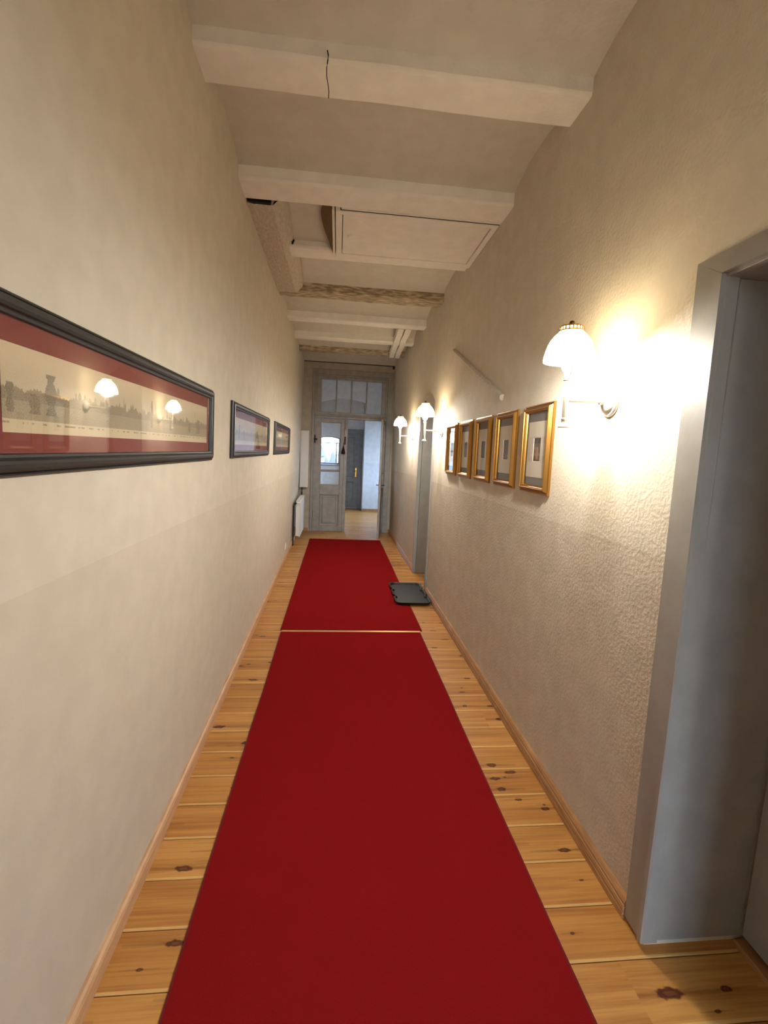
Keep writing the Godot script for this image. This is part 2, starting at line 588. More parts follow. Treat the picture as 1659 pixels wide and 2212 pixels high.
func build_walls() -> void:
	var fl := func(z: float, y: float) -> Vector3: return Vector3(left_x(y, z), y, z)
	var fr := func(z: float, y: float) -> Vector3: return Vector3(right_x(y, z), y, z)
	var o := setting("wall_left", "long beige plaster wall on the left with darker painted lower part", "wall")
	var st := tool()
	slab(st, PackedVector2Array([Vector2(BACK_Z, 1.232), Vector2(END_Z, 1.112), Vector2(END_Z, 3.3), Vector2(BACK_Z, 3.3)]), fl, Vector3(-0.25, 0, 0))
	part(o, "upper_plaster", st, M.plaster_upper_left)
	st = tool()
	slab(st, PackedVector2Array([Vector2(BACK_Z, -0.1), Vector2(END_Z, -0.1), Vector2(END_Z, 1.112), Vector2(BACK_Z, 1.232)]), fl, Vector3(-0.25, 0, 0))
	part(o, "lower_plaster", st, M.plaster_lower_left)

	o = setting("wall_right", "rough beige plaster wall on the right with two doorways and darker lower part", "wall")
	var holes := [rect2(-1.20, -0.2, -0.22, 2.005), arch_opening()]
	st = tool()
	for p in clipped(PackedVector2Array([Vector2(BACK_Z, 1.224), Vector2(-6.0, 1.216), Vector2(END_Z, 1.180), Vector2(END_Z, 3.3), Vector2(BACK_Z, 3.3)]), holes):
		slab(st, p, fr, Vector3(0.36, 0, 0))
	part(o, "upper_plaster", st, M.plaster_upper_right)
	st = tool()
	for p in clipped(PackedVector2Array([Vector2(BACK_Z, -0.1), Vector2(END_Z, -0.1), Vector2(END_Z, 1.180), Vector2(-6.0, 1.216), Vector2(BACK_Z, 1.224)]), holes):
		slab(st, p, fr, Vector3(0.36, 0, 0))
	part(o, "lower_plaster", st, M.plaster_lower_right)

	o = setting("wall_back", "beige plaster wall closing the hallway behind the viewer", "wall")
	var bk := tool()
	for r in [[-0.9, 1.5, -0.1, 0.25], [-0.9, 1.5, 2.55, 3.4], [-0.9, 0.15, 0.25, 2.55], [0.95, 1.5, 0.25, 2.55]]:
		box(bk, Vector3(r[0], r[2], BACK_Z), Vector3(r[1], r[3], BACK_Z + 0.25))
	part(o, "plaster", bk, M.plaster_upper_left)
	o = setting("window_4", "tall casement window in the wall behind the viewer", "window")
	casement(o, Transform3D(Basis(Vector3(-1, 0, 0), Vector3.UP, Vector3(0, 0, -1)), Vector3(0.55, 0.25, BACK_Z + 0.13)), 0.80, 2.30, [1.6], [])

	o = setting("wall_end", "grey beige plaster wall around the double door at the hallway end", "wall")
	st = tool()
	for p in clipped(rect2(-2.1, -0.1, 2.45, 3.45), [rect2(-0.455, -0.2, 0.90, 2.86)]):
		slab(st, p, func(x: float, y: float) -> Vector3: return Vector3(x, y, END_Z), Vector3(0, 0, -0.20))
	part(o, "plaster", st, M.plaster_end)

	skirting("baseboard_left", "plain pale pine baseboard along the left wall", func(z: float, y: float, d: float) -> Vector3: return Vector3(left_x(y, z) + d, y, z), [[BACK_Z, END_Z]], 0.062)
	skirting("baseboard_right", "grooved pine baseboard along the right wall", func(z: float, y: float, d: float) -> Vector3: return Vector3(right_x(y, z) - d, y, z), [[BACK_Z, -0.14], [-1.285, -4.875], [-5.745, END_Z]], 0.075)
	skirting("baseboard_end", "short pine baseboard pieces beside the double door", func(x: float, y: float, d: float) -> Vector3: return Vector3(x, y, END_Z + d), [[-0.67, -0.50], [0.965, 1.0]], 0.06)

func skirting(called: String, label: String, f: Callable, runs: Array, h: float) -> void:
	var o := setting(called, label, "baseboard")
	var prof := [Vector2(0.0, 0.021), Vector2(h * 0.30, 0.021), Vector2(h * 0.34, 0.017), Vector2(h * 0.42, 0.0205), Vector2(h * 0.62, 0.0185), Vector2(h * 0.66, 0.014), Vector2(h * 0.74, 0.0165), Vector2(h * 0.92, 0.010), Vector2(h, 0.004), Vector2(h, -0.005)]
	if called == "baseboard_left":
		prof = [Vector2(0.0, 0.020), Vector2(h * 0.78, 0.020), Vector2(h * 0.93, 0.016), Vector2(h, 0.009), Vector2(h, -0.005)]
	for run in runs:
		var st := tool()
		for k in prof.size() - 1:
			var a: Vector2 = prof[k]
			var b: Vector2 = prof[k + 1]
			var inner: Vector3 = f.call((run[0] + run[1]) / 2.0, h / 2.0, -0.05)
			oquad(st, f.call(run[0], a.x, a.y), f.call(run[1], a.x, a.y), f.call(run[1], b.x, b.y), f.call(run[0], b.x, b.y), inner)
		for e in run:                                              # end grain
			var mid: Vector3 = f.call((run[0] + run[1]) / 2.0, h / 2.0, 0.0)
			for k in prof.size() - 1:
				otri(st, f.call(e, 0.0, -0.005), f.call(e, prof[k].x, prof[k].y), f.call(e, prof[k + 1].x, prof[k + 1].y), mid)
		part(o, "moulding", st, M.pine_pale if called == "baseboard_left" else M.pine_trim)

# ------------------------------------------------------------------ ceiling of shallow caps between beams
# near face z, soffit width, soffit height, top height, worn?
const BEAMS := [[2.14, 0.20, 2.965, 3.03, 0], [1.30, 0.20, 2.965, 3.03, 0], [0.46, 0.20, 2.965, 3.03, 0], [-0.38, 0.20, 2.965, 3.03, 0], [-1.20, 0.20, 2.965, 3.03, 0], [-2.00, 0.20, 2.962, 3.035, 0], [-2.85, 0.22, 2.952, 3.03, 0], [-3.74, 0.20, 2.975, 3.03, 0], [-4.69, 0.20, 2.965, 3.05, 1], [-5.59, 0.17, 2.955, 3.04, 0], [-6.50, 0.17, 2.96, 3.04, 0], [-7.38, 0.20, 2.975, 3.045, 1]]

func build_ceiling() -> void:
	var o := setting("ceiling", "cream ceiling of shallow plaster vaults between whitewashed beams", "ceiling")
	var wob := FastNoiseLite.new()
	wob.seed = 9
	wob.frequency = 1.6
	var edges := [[BACK_Z, 3.03]]
	for b in BEAMS:
		edges.append([b[0], b[3], b[0] - b[1]])
	edges.append([END_Z, 3.03])
	for i in edges.size() - 1:                                 # caps
		var za: float = edges[i][0] if i == 0 else edges[i][2]
		var zb: float = edges[i + 1][0]
		var ya: float = edges[i][1]
		var yb: float = edges[i + 1][1]
		var rise := 0.062 * clampf((za - zb) / 0.65, 0.4, 1.3)
		var st := tool()
		var n := 12
		st.set_smooth_group(1)
		for k in n:
			var t0 := float(k) / n
			var t1 := float(k + 1) / n
			var z0 := lerpf(za + 0.02, zb - 0.02, t0)
			var z1 := lerpf(za + 0.02, zb - 0.02, t1)
			var y0 := lerpf(ya, yb, t0) + rise * (1.0 - pow(2.0 * t0 - 1.0, 2.0)) - 0.015
			var y1 := lerpf(ya, yb, t1) + rise * (1.0 - pow(2.0 * t1 - 1.0, 2.0)) - 0.015
			quad(st, Vector3(-0.75, y0, z0), Vector3(-0.75, y1, z1), Vector3(1.1, y1, z1), Vector3(1.1, y0, z0))
		st.set_smooth_group(-1)
		box(st, Vector3(-0.75, 3.16, zb - 0.02), Vector3(1.1, 3.30, za + 0.02))
		part(o, "vault_cap", st, M.ceiling_wash)
	for b in BEAMS:
		var st := tool()
		var n := 26
		var z0: float = b[0]
		var z1: float = b[0] - b[1]
		var prev := []
		for i in n + 1:
			var x := lerpf(-0.70, 1.06, float(i) / n)
			var q := 0.006 if b[4] == 0 else 0.012
			var e0 := wob.get_noise_2d(x, z0) * q
			var e1 := wob.get_noise_2d(x, z0 + 40.0) * q
			var e2 := wob.get_noise_2d(x * 0.6, z0 + 90.0) * q
			var yb: float = b[2] + e2
			var ring := [Vector3(x, 3.2, z0), Vector3(x, yb + 0.014, z0 + e0), Vector3(x, yb + 0.004, z0 - 0.004 + e0), Vector3(x, yb, z0 - 0.014 + e0), Vector3(x, yb, z1 + 0.014 + e1), Vector3(x, yb + 0.004, z1 + 0.004 + e1), Vector3(x, yb + 0.014, z1 + e1), Vector3(x, 3.2, z1)]
			if i > 0:
				for k in ring.size() - 1:
					st.set_smooth_group([1, 2, 2, 3, 4, 4, 5][k])
					oquad(st, prev[k], prev[k + 1], ring[k + 1], ring[k], Vector3(x, 3.1, (z0 + z1) / 2.0))
			prev = ring
		var beam := part(o, "beam", st, M.beam_worn if b[4] == 1 else M.beam_white)
		if b[4] == 1:
			beam.set_meta("label", "bare weathered beam")
	# old crack across the nearest beam in view
	var crack := tool()
	var pts := []
	for i in 8:
		var t := i / 7.0
		pts.append(Vector3(-0.087 + 0.004 * sin(t * 9.0), 2.960 if t > 0.3 else lerpf(2.995, 2.960, t / 0.3), lerpf(-1.999, -2.19, maxf(0.0, (t - 0.3) / 0.7))))
	tube(crack, pts, 0.0022, 5)
	part(o, "crack", crack, M.iron_dark)

# ------------------------------------------------------------------ the near doorway on the right
func build_near_doorway() -> void:
	var o := setting("door_1", "deep doorway with smooth light grey frame at the right edge", "door")
	var st := tool()
	# casing: flat boards lying on the wall, mitred at the corner
	var za := -1.283
	var zb := -1.193
	var xf := right_x(1.0, -1.2) - 0.010
	var top := 2.052
	var inn := 1.998
	var face := func(z: float, y: float) -> Vector3: return Vector3(right_x(y, z) - 0.012, y, z)
	slab(st, PackedVector2Array([Vector2(za, 0.012), Vector2(zb, 0.012), Vector2(zb, inn), Vector2(za, top)]), face, Vector3(0.05, 0, 0))
	part(o, "casing", st, M.grey_paint)
	st = tool()
	slab(st, PackedVector2Array([Vector2(za, top), Vector2(zb, inn + 0.001), Vector2(-0.227, inn + 0.001), Vector2(-0.137, top)]), face, Vector3(0.05, 0, 0))
	part(o, "casing", st, M.grey_paint)
	st = tool()
	slab(st, PackedVector2Array([Vector2(-0.137, 0.012), Vector2(-0.137, top), Vector2(-0.227, inn), Vector2(-0.227, 0.012)]), face, Vector3(0.05, 0, 0))
	part(o, "casing", st, M.grey_paint)
	# rounded nosing next to the casing, a groove, then the wide reveal board
	for side in 2:
		var zc := -1.193 if side == 0 else -0.227
		var s := 1.0 if side == 0 else -1.0
		boxes(o, "nosing", Vector3(xf + 0.001, 0.012, zc - 0.02 * s), Vector3(xf + 0.040, 1.997, zc + 0.004 * s), 0.004, M.grey_paint)
		boxes(o, "reveal_board", Vector3(xf + 0.046, 0.016, zc - 0.02 * s), Vector3(1.330, 1.990, zc - 0.003 * s), 0.002, M.grey_paint)
	boxes(o, "reveal_head", Vector3(xf + 0.001, 1.990, -1.20), Vector3(1.330, 2.015, -0.22), 0.002, M.grey_paint)
	# door leaf set deep in the wall
	var leaf := boxes(o, "leaf", Vector3(1.325, 0.03, -1.185), Vector3(1.360, 1.985, -0.235), 0.003, M.grey_paint)
	for pnl in [[0.16, 0.86], [1.02, 1.86]]:
		st = tool()
		var w := 0.68
		var h: float = pnl[1] - pnl[0]
		mitred(st, w, h, [Vector2(0, 0), Vector2(0.006, 0.010), Vector2(0.02, 0.012), Vector2(0.034, 0.002), Vector2(0.034, 0.0)])
		put(leaf, "panel_moulding", mesh_of(st), M.grey_paint, Transform3D(Basis(Vector3(0, 0, 1), Vector3.UP, Vector3(-1, 0, 0)), Vector3(1.325, (pnl[0] + pnl[1]) / 2.0, -0.71)))
	st = tool()
	lathe(st, [Vector2(0, 0.008), Vector2(0.006, 0.006), Vector2(0.008, 0.0)], 12, Transform3D(Basis(Vector3(0, 1, 0), Vector3(-1, 0, 0), Vector3(0, 0, 1)), Vector3(1.285, 1.018, -1.196)))
	var screw := part(o, "screw_cap", st, M.brass_dark)
	screw.position = Vector3(0, 0, 0.002)
	boxes(o, "backing", Vector3(1.36, -0.1, -1.40), Vector3(1.42, 2.2, -0.02), 0.0, M.dark_gap)
	boxes(o, "threshold", Vector3(1.300, -0.004, -1.19), Vector3(1.385, 0.016, -0.23), 0.004, M.pine_trim)

# ------------------------------------------------------------------ the second doorway on the right, under a flat arch
func build_arched_doorway() -> void:
	var o := setting("door_2", "narrow recessed doorway under a flat arch between the far sconces", "door")
	var z0 := -4.89
	var z1 := -5.73
	var xf := right_x(1.0, -5.0)
	var st := tool()
	box(st, Vector3(xf - 0.012, 0.0, z0 - 0.030), Vector3(xf + 0.03, 2.055, z0 + 0.014), 0.005)
	part(o, "casing", st, M.grey_paint)
	st = tool()
	box(st, Vector3(xf - 0.012, 0.0, z1 - 0.014), Vector3(xf + 0.03, 2.055, z1 + 0.024), 0.005)
	part(o, "casing", st, M.grey_paint)
	boxes(o, "reveal_board", Vector3(xf + 0.032, 0.004, z0 - 0.020), Vector3(1.335, 2.04, z0 - 0.002), 0.002, M.grey_paint)
	boxes(o, "reveal_board", Vector3(xf + 0.032, 0.004, z1 + 0.002), Vector3(1.335, 2.04, z1 + 0.020), 0.002, M.grey_paint)
	var leaf := boxes(o, "leaf", Vector3(1.335, 0.01, z1 + 0.01), Vector3(1.360, 2.20, z0 - 0.01), 0.003, M.grey_paint)
	for pnl in [[0.18, 0.85], [1.02, 1.88]]:
		st = tool()
		mitred(st, 0.56, pnl[1] - pnl[0], [Vector2(0, 0), Vector2(0.006, 0.010), Vector2(0.02, 0.012), Vector2(0.034, 0.002), Vector2(0.034, 0.0)])
		put(leaf, "panel_moulding", mesh_of(st), M.grey_paint, Transform3D(Basis(Vector3(0, 0, 1), Vector3.UP, Vector3(-1, 0, 0)), Vector3(1.335, (pnl[0] + pnl[1]) / 2.0, (z0 + z1) / 2.0)))
	boxes(o, "backing", Vector3(1.36, -0.1, z1 - 0.2), Vector3(1.42, 2.4, z0 + 0.2), 0.0, M.dark_gap)
	st = tool()
	tube(st, [Vector3(1.335, 1.02, z0 - 0.09), Vector3(1.29, 1.02, z0 - 0.09), Vector3(1.285, 1.02, z0 - 0.20)], 0.008, 8)
	part(leaf, "handle", st, M.brass)

# ------------------------------------------------------------------ double door with transom at the end
func pane(parent: Node, lo: Vector3, hi: Vector3) -> void:
	var st := tool()
	var z := (lo.z + hi.z) / 2.0
	quad(st, Vector3(lo.x, lo.y, z), Vector3(hi.x, lo.y, z), Vector3(hi.x, hi.y, z), Vector3(lo.x, hi.y, z))
	part(parent, "pane", st, M.pane_glass)

# a leaf in its own axes: x from 0 to w, y up, faces +z
func glazed_leaf(o: Node3D, w: float, xf: Transform3D) -> Node3D:
	var leaf := Node3D.new()
	leaf.name = "leaf"
	leaf.transform = xf
	o.add_child(leaf, true)
	var t := 0.040
	var s := 0.10
	boxes(leaf, "stile", Vector3(0, 0.003, -t), Vector3(s, 2.045, 0), 0.004, M.grey_door_paint)
	boxes(leaf, "stile", Vector3(w - s, 0.003, -t), Vector3(w, 2.045, 0), 0.004, M.grey_door_paint)
	boxes(leaf, "rail", Vector3(s, 0.003, -t), Vector3(w - s, 0.10, 0), 0.003, M.grey_door_paint)
	boxes(leaf, "rail", Vector3(s, 0.69, -t), Vector3(w - s, 0.86, 0), 0.003, M.grey_door_paint)
	boxes(leaf, "rail", Vector3(s, 1.985, -t), Vector3(w - s, 2.045, 0), 0.003, M.grey_door_paint)
	boxes(leaf, "glazing_bar", Vector3(s, 1.108, -t + 0.006), Vector3(w - s, 1.128, -0.006), 0.004, M.grey_door_paint)
	boxes(leaf, "panel", Vector3(s, 0.10, -t + 0.010), Vector3(w - s, 0.69, -0.014), 0.0, M.grey_door_paint)
	var st := tool()
	mitred(st, w - 2 * s, 0.59, [Vector2(0, 0.0), Vector2(0.008, 0.004), Vector2(0.016, -0.004), Vector2(0.024, -0.013), Vector2(0.045, -0.014), Vector2(0.06, -0.007), Vector2(0.062, -0.007)], Vector3(w / 2, 0.395, 0))
	box(st, Vector3(s + 0.06, 0.16, -0.014), Vector3(w - s - 0.06, 0.63, -0.007))
	part(leaf, "panel_moulding", st, M.grey_door_paint)
	st = tool()
	for r in [[0.86, 1.108], [1.128, 1.985]]:
		mitred(st, w - 2 * s, r[1] - r[0], [Vector2(0, -0.002), Vector2(0.006, -0.006), Vector2(0.010, -0.016)], Vector3(w / 2, (r[0] + r[1]) / 2, 0))
	part(leaf, "glazing_bead", st, M.grey_door_paint)
	pane(leaf, Vector3(s, 0.86, -0.02), Vector3(w - s, 1.108, -0.02))
	pane(leaf, Vector3(s, 1.128, -0.02), Vector3(w - s, 1.985, -0.02))
	return leaf

func build_end_door() -> void:
	var o := setting("door_3", "old grey double door with glazed transom at the hallway end, right leaf open", "door")
	var z := END_Z
	var g: Material = M.grey_door_paint
	# stepped frame
	boxes(o, "jamb", Vector3(-0.475, 0.0, z - 0.16), Vector3(-0.430, 2.815, z + 0.022), 0.004, g)
	boxes(o, "jamb", Vector3(0.865, 0.0, z - 0.16), Vector3(0.955, 2.815, z + 0.022), 0.004, g)
	boxes(o, "jamb", Vector3(-0.430, 0.0, z - 0.16), Vector3(-0.400, 2.79, z + 0.004), 0.003, g)
	boxes(o, "jamb", Vector3(0.835, 0.0, z - 0.16), Vector3(0.865, 2.79, z + 0.004), 0.003, g)
	boxes(o, "head", Vector3(-0.475, 2.815, z - 0.16), Vector3(0.955, 2.905, z + 0.022), 0.004, g)
	boxes(o, "head", Vector3(-0.430, 2.790, z - 0.16), Vector3(0.865, 2.815, z + 0.004), 0.003, g)
	boxes(o, "transom_bar", Vector3(-0.430, 2.052, z - 0.10), Vector3(0.865, 2.092, z + 0.016), 0.006, g)
	boxes(o, "transom_bar", Vector3(-0.430, 2.092, z - 0.10), Vector3(0.865, 2.120, z + 0.030), 0.008, g)
	var tr := Node3D.new()
	tr.name = "transom"
	o.add_child(tr, true)
	boxes(tr, "sash_rail", Vector3(-0.40, 2.120, z - 0.055), Vector3(0.835, 2.168, z - 0.012), 0.004, g)
	boxes(tr, "sash_rail", Vector3(-0.40, 2.730, z - 0.055), Vector3(0.835, 2.790, z - 0.012), 0.004, g)
	boxes(tr, "sash_stile", Vector3(-0.40, 2.168, z - 0.055), Vector3(-0.314, 2.730, z - 0.012), 0.004, g)
	boxes(tr, "sash_stile", Vector3(0.759, 2.168, z - 0.055), Vector3(0.835, 2.730, z - 0.012), 0.004, g)
	var xs := [-0.314, -0.055, 0.214, 0.486, 0.759]
	for i in 3:
		boxes(tr, "mullion", Vector3(xs[i + 1] - 0.014, 2.168, z - 0.05), Vector3(xs[i + 1] + 0.014, 2.730, z - 0.016), 0.005, g)
	for i in 4:
		pane(tr, Vector3(xs[i], 2.168, z - 0.033), Vector3(xs[i + 1], 2.730, z - 0.033))
	# left leaf is shut, with a cover strip, bolts and an iron strap hinge
	var a := glazed_leaf(o, 0.555, Transform3D(Basis(), Vector3(-0.405, 0, z + 0.006)))
	var st := tool()
	box(st, Vector3(0.515, 0.006, 0.0), Vector3(0.575, 2.03, 0.014), 0.005)
	part(a, "cover_strip", st, g)
	st = tool()
	box(st, Vector3(0.505, 1.93, 0.014), Vector3(0.56, 2.04, 0.022), 0.003)
	tube(st, [Vector3(0.53, 1.90, 0.03), Vector3(0.53, 2.10, 0.03)], 0.009, 8)
	lathe(st, [Vector2(0, -0.016), Vector2(0.012, -0.010), Vector2(0.016, 0.0), Vector2(0.012, 0.010), Vector2(0, 0.016)], 12, Transform3D(Basis(), Vector3(0.53, 1.89, 0.034)))
	part(a, "bolt", st, M.grey_door_paint)
	st = tool()
	box(st, Vector3(0.520, 1.60, 0.014), Vector3(0.545, 1.74, 0.020), 0.002)
	lathe(st, [Vector2(0, -0.006), Vector2(0.009, 0.0), Vector2(0, 0.006)], 8, Transform3D(Basis(), Vector3(0.532, 1.71, 0.022)))
	lathe(st, [Vector2(0, -0.006), Vector2(0.009, 0.0), Vector2(0, 0.006)], 8, Transform3D(Basis(), Vector3(0.532, 1.63, 0.022)))
	part(a, "lock_plate", st, M.iron_dark)
	for y in [0.30, 1.66]:
		st = tool()
		box(st, Vector3(-0.045, y, 0.0), Vector3(0.035, y + 0.03, 0.012), 0.003)
		tube(st, [Vector3(-0.006, y - 0.05, 0.018), Vector3(-0.006, y + 0.09, 0.018)], 0.010, 8)
		part(a, "hinge", st, M.iron_dark if y > 1.0 else M.grey_door_paint)
	# right leaf stands open towards the viewer
	var hinge := Vector3(0.815, 0, z + 0.03)
	var free := Vector3(0.715, 0, z + 0.625)
	var bx := (free - hinge).normalized()
	var b := glazed_leaf(o, 0.60, Transform3D(Basis(bx, Vector3.UP, bx.cross(Vector3.UP)), hinge))
	st = tool()
	tube(st, [Vector3(0.555, 0.93, -0.085), Vector3(0.555, 0.93, 0.045)], 0.008, 8)
	tube(st, [Vector3(0.56, 0.93, -0.082), Vector3(0.44, 0.925, -0.088)], 0.008, 8)
	tube(st, [Vector3(0.56, 0.93, 0.042), Vector3(0.44, 0.925, 0.048)], 0.008, 8)
	box(st, Vector3(0.535, 0.84, -0.044), Vector3(0.575, 1.02, -0.040), 0.001)
	box(st, Vector3(0.535, 0.84, 0.0), Vector3(0.575, 1.02, 0.004), 0.001)
	part(b, "lever_handle", st, M.iron_dark)

# ------------------------------------------------------------------ the daylit hall behind the double door
func flat_arch(x0: float, x1: float, spring: float, peak: float, peak_x: float, n := 14) -> Array:
	var out := []
	for i in n + 1:
		var x := lerpf(x0, x1, float(i) / n)
		var half := maxf(peak_x - x0, x1 - peak_x)
		out.append(Vector2(x, peak - (peak - spring) * pow((x - peak_x) / half, 2.0)))
	return out

func build_far_hall() -> void:
	var fz := func(x: float, y: float) -> Vector3: return Vector3(x, y, HALL_Z)
	var nz := func(x: float, y: float) -> Vector3: return Vector3(x, y, NICHE_Z)
	var niche := PackedVector2Array([Vector2(-0.62, -0.2)])
	for p in flat_arch(-0.62, 0.65, 2.57, 2.75, 0.15):
		niche.append(p)
	niche.append(Vector2(0.65, -0.2))
	var o := setting("wall_far", "white hall wall beyond the double door, lit blue by daylight", "wall")
	for part_no in 2:
		var st := tool()
		var poly := rect2(-2.1, 1.216, 2.45, 3.45) if part_no == 0 else rect2(-2.1, -0.1, 2.45, 1.216)
		for p in clipped(poly, [niche, rect2(-1.42, 1.0, -0.80, 2.30)]):
			slab(st, p, fz, Vector3(0, 0, -0.20))
		part(o, "upper_plaster" if part_no == 0 else "lower_plaster", st, M.plaster_hall if part_no == 0 else M.plaster_hall_lower)
	o = setting("wall_niche", "grey shadowed niche behind the double door holding window and door", "wall")
	var win := PackedVector2Array([Vector2(-0.52, 1.12)])
	for p in flat_arch(-0.52, 0.06, 1.79, 1.842, -0.23):
		win.append(p)
	win.append(Vector2(0.06, 1.12))
	var st := tool()
	for half in [rect2(-0.9, -0.1, 0.9, 1.4), rect2(-0.9, 1.4, 0.9, 3.45)]:
		for p in clipped(half, [win]):
			slab(st, p, nz, Vector3(0, 0, -0.25))
	part(o, "back_plaster", st, M.plaster_hall)
	st = tool()
	box(st, Vector3(-0.80, -0.1, NICHE_Z), Vector3(-0.62, 3.45, HALL_Z - 0.20))
	box(st, Vector3(0.65, -0.1, NICHE_Z), Vector3(0.85, 3.45, HALL_Z - 0.20))
	box(st, Vector3(-0.8, 2.80, NICHE_Z), Vector3(0.85, 3.0, HALL_Z - 0.2))
	part(o, "side_plaster", st, M.plaster_hall)
	o = setting("wall_hall_left", "white left wall of the hall beyond the double door", "wall")
	boxes(o, "plaster", Vector3(-2.1, -0.1, HALL_Z), Vector3(-1.9, 3.45, END_Z - 0.2), 0.0, M.plaster_hall)
	o = setting("wall_hall_right", "white right wall of the hall with a tall window", "wall")
	st = tool()
	for r in [[HALL_Z, -11.20, -0.1, 3.45], [-9.90, END_Z - 0.2, -0.1, 3.45], [-11.20, -9.90, -0.1, 0.80], [-11.20, -9.90, 2.50, 3.45]]:
		box(st, Vector3(2.2, r[2], r[0]), Vector3(2.45, r[3], r[1]))
	part(o, "plaster", st, M.plaster_hall)
	o = setting("ceiling_hall", "white flat ceiling of the hall beyond the double door", "ceiling")
	boxes(o, "plaster", Vector3(-2.1, 3.25, NICHE_Z - 0.25), Vector3(2.45, 3.45, END_Z - 0.2), 0.0, M.plaster_hall)
	skirting("baseboard_hall", "thin reddish baseboard under the blue lit hall wall", func(x: float, y: float, d: float) -> Vector3: return Vector3(x, y, HALL_Z + d), [[0.655, 2.2], [-1.9, -0.625]], 0.07)

	# niche window with arched head
	var w1 := setting("window_1", "arched casement window with dark bars in the far niche", "window")
	st = tool()
	box(st, Vector3(-0.52, 1.12, NICHE_Z - 0.14), Vector3(-0.48, 1.80, NICHE_Z - 0.09), 0.004)
	box(st, Vector3(0.02, 1.12, NICHE_Z - 0.14), Vector3(0.06, 1.80, NICHE_Z - 0.09), 0.004)
	box(st, Vector3(-0.52, 1.12, NICHE_Z - 0.14), Vector3(0.06, 1.165, NICHE_Z - 0.09), 0.004)
	var arc := flat_arch(-0.52, 0.06, 1.79, 1.845, -0.23)
	for i in arc.size() - 1:
		slab(st, PackedVector2Array([arc[i], arc[i + 1], arc[i + 1] - Vector2(0, 0.03), arc[i] - Vector2(0, 0.03)]), func(x: float, y: float) -> Vector3: return Vector3(x, y, NICHE_Z - 0.09), Vector3(0, 0, -0.05))
	part(w1, "window_frame", st, M.hall_door_paint)
	boxes(w1, "crossbar", Vector3(-0.50, 1.658, NICHE_Z - 0.135), Vector3(0.04, 1.682, NICHE_Z - 0.095), 0.004, M.hall_door_paint)
	boxes(w1, "mullion", Vector3(-0.048, 1.15, NICHE_Z - 0.135), Vector3(-0.018, 1.66, NICHE_Z - 0.095), 0.004, M.hall_door_paint)
	boxes(w1, "window_sill", Vector3(-0.56, 1.09, NICHE_Z - 0.10), Vector3(0.09, 1.12, NICHE_Z + 0.04), 0.006, M.hall_door_paint)
	st = tool()
	quad(st, Vector3(-0.50, 1.14, NICHE_Z - 0.115), Vector3(0.04, 1.14, NICHE_Z - 0.115), Vector3(0.04, 1.82, NICHE_Z - 0.115), Vector3(-0.50, 1.82, NICHE_Z - 0.115))
	part(w1, "pane", st, M.pane_glass)
	# taller window in the far wall, seen in the picture glass
	var w2 := setting("window_2", "tall casement window at the left of the hall, mirrored in gilt picture glass", "window")
	casement(w2, Transform3D(Basis(), Vector3(-1.11, 1.0, HALL_Z - 0.10)), 0.62, 1.30, [0.55], [])
	# large window in the right hall wall, source of the blue daylight
	var w3 := setting("window_3", "large casement window in the right wall of the daylit hall", "window")
	casement(w3, Transform3D(Basis(Vector3(0, 0, 1), Vector3.UP, Vector3(-1, 0, 0)), Vector3(2.32, 0.80, -10.55)), 1.30, 1.70, [1.1], [0.0])

	# grey panelled door in the niche
	var d := setting("door_4", "grey panelled door with brass lever in the far niche", "door")
	boxes(d, "casing", Vector3(0.55, 0.0, NICHE_Z), Vector3(0.648, 2.03, NICHE_Z + 0.05), 0.006, M.hall_door_paint)
	boxes(d, "casing", Vector3(0.065, 0.0, NICHE_Z), Vector3(0.105, 2.03, NICHE_Z + 0.05), 0.006, M.hall_door_paint)
	boxes(d, "head", Vector3(0.065, 1.93, NICHE_Z), Vector3(0.648, 2.04, NICHE_Z + 0.055), 0.006, M.hall_door_paint)
	var leaf := boxes(d, "leaf", Vector3(0.108, 0.02, NICHE_Z + 0.003), Vector3(0.547, 1.925, NICHE_Z + 0.035), 0.003, M.hall_door_paint)
	for r in [[0.82, 1.84], [0.14, 0.70]]:
		st = tool()
		mitred(st, 0.26, r[1] - r[0], [Vector2(0, 0.0), Vector2(0.004, 0.012), Vector2(0.018, 0.014), Vector2(0.03, 0.002), Vector2(0.03, 0.0)])
		put(leaf, "panel_moulding", mesh_of(st), M.hall_door_paint, Transform3D(Basis(), Vector3(0.30, (r[0] + r[1]) / 2.0, NICHE_Z + 0.035)))
	st = tool()
	box(st, Vector3(0.465, 0.82, NICHE_Z + 0.035), Vector3(0.500, 1.06, NICHE_Z + 0.042), 0.004)
	tube(st, [Vector3(0.482, 0.985, NICHE_Z + 0.035), Vector3(0.482, 0.985, NICHE_Z + 0.09), Vector3(0.40, 0.97, NICHE_Z + 0.095)], 0.010, 8)
	part(leaf, "handle", st, M.brass)

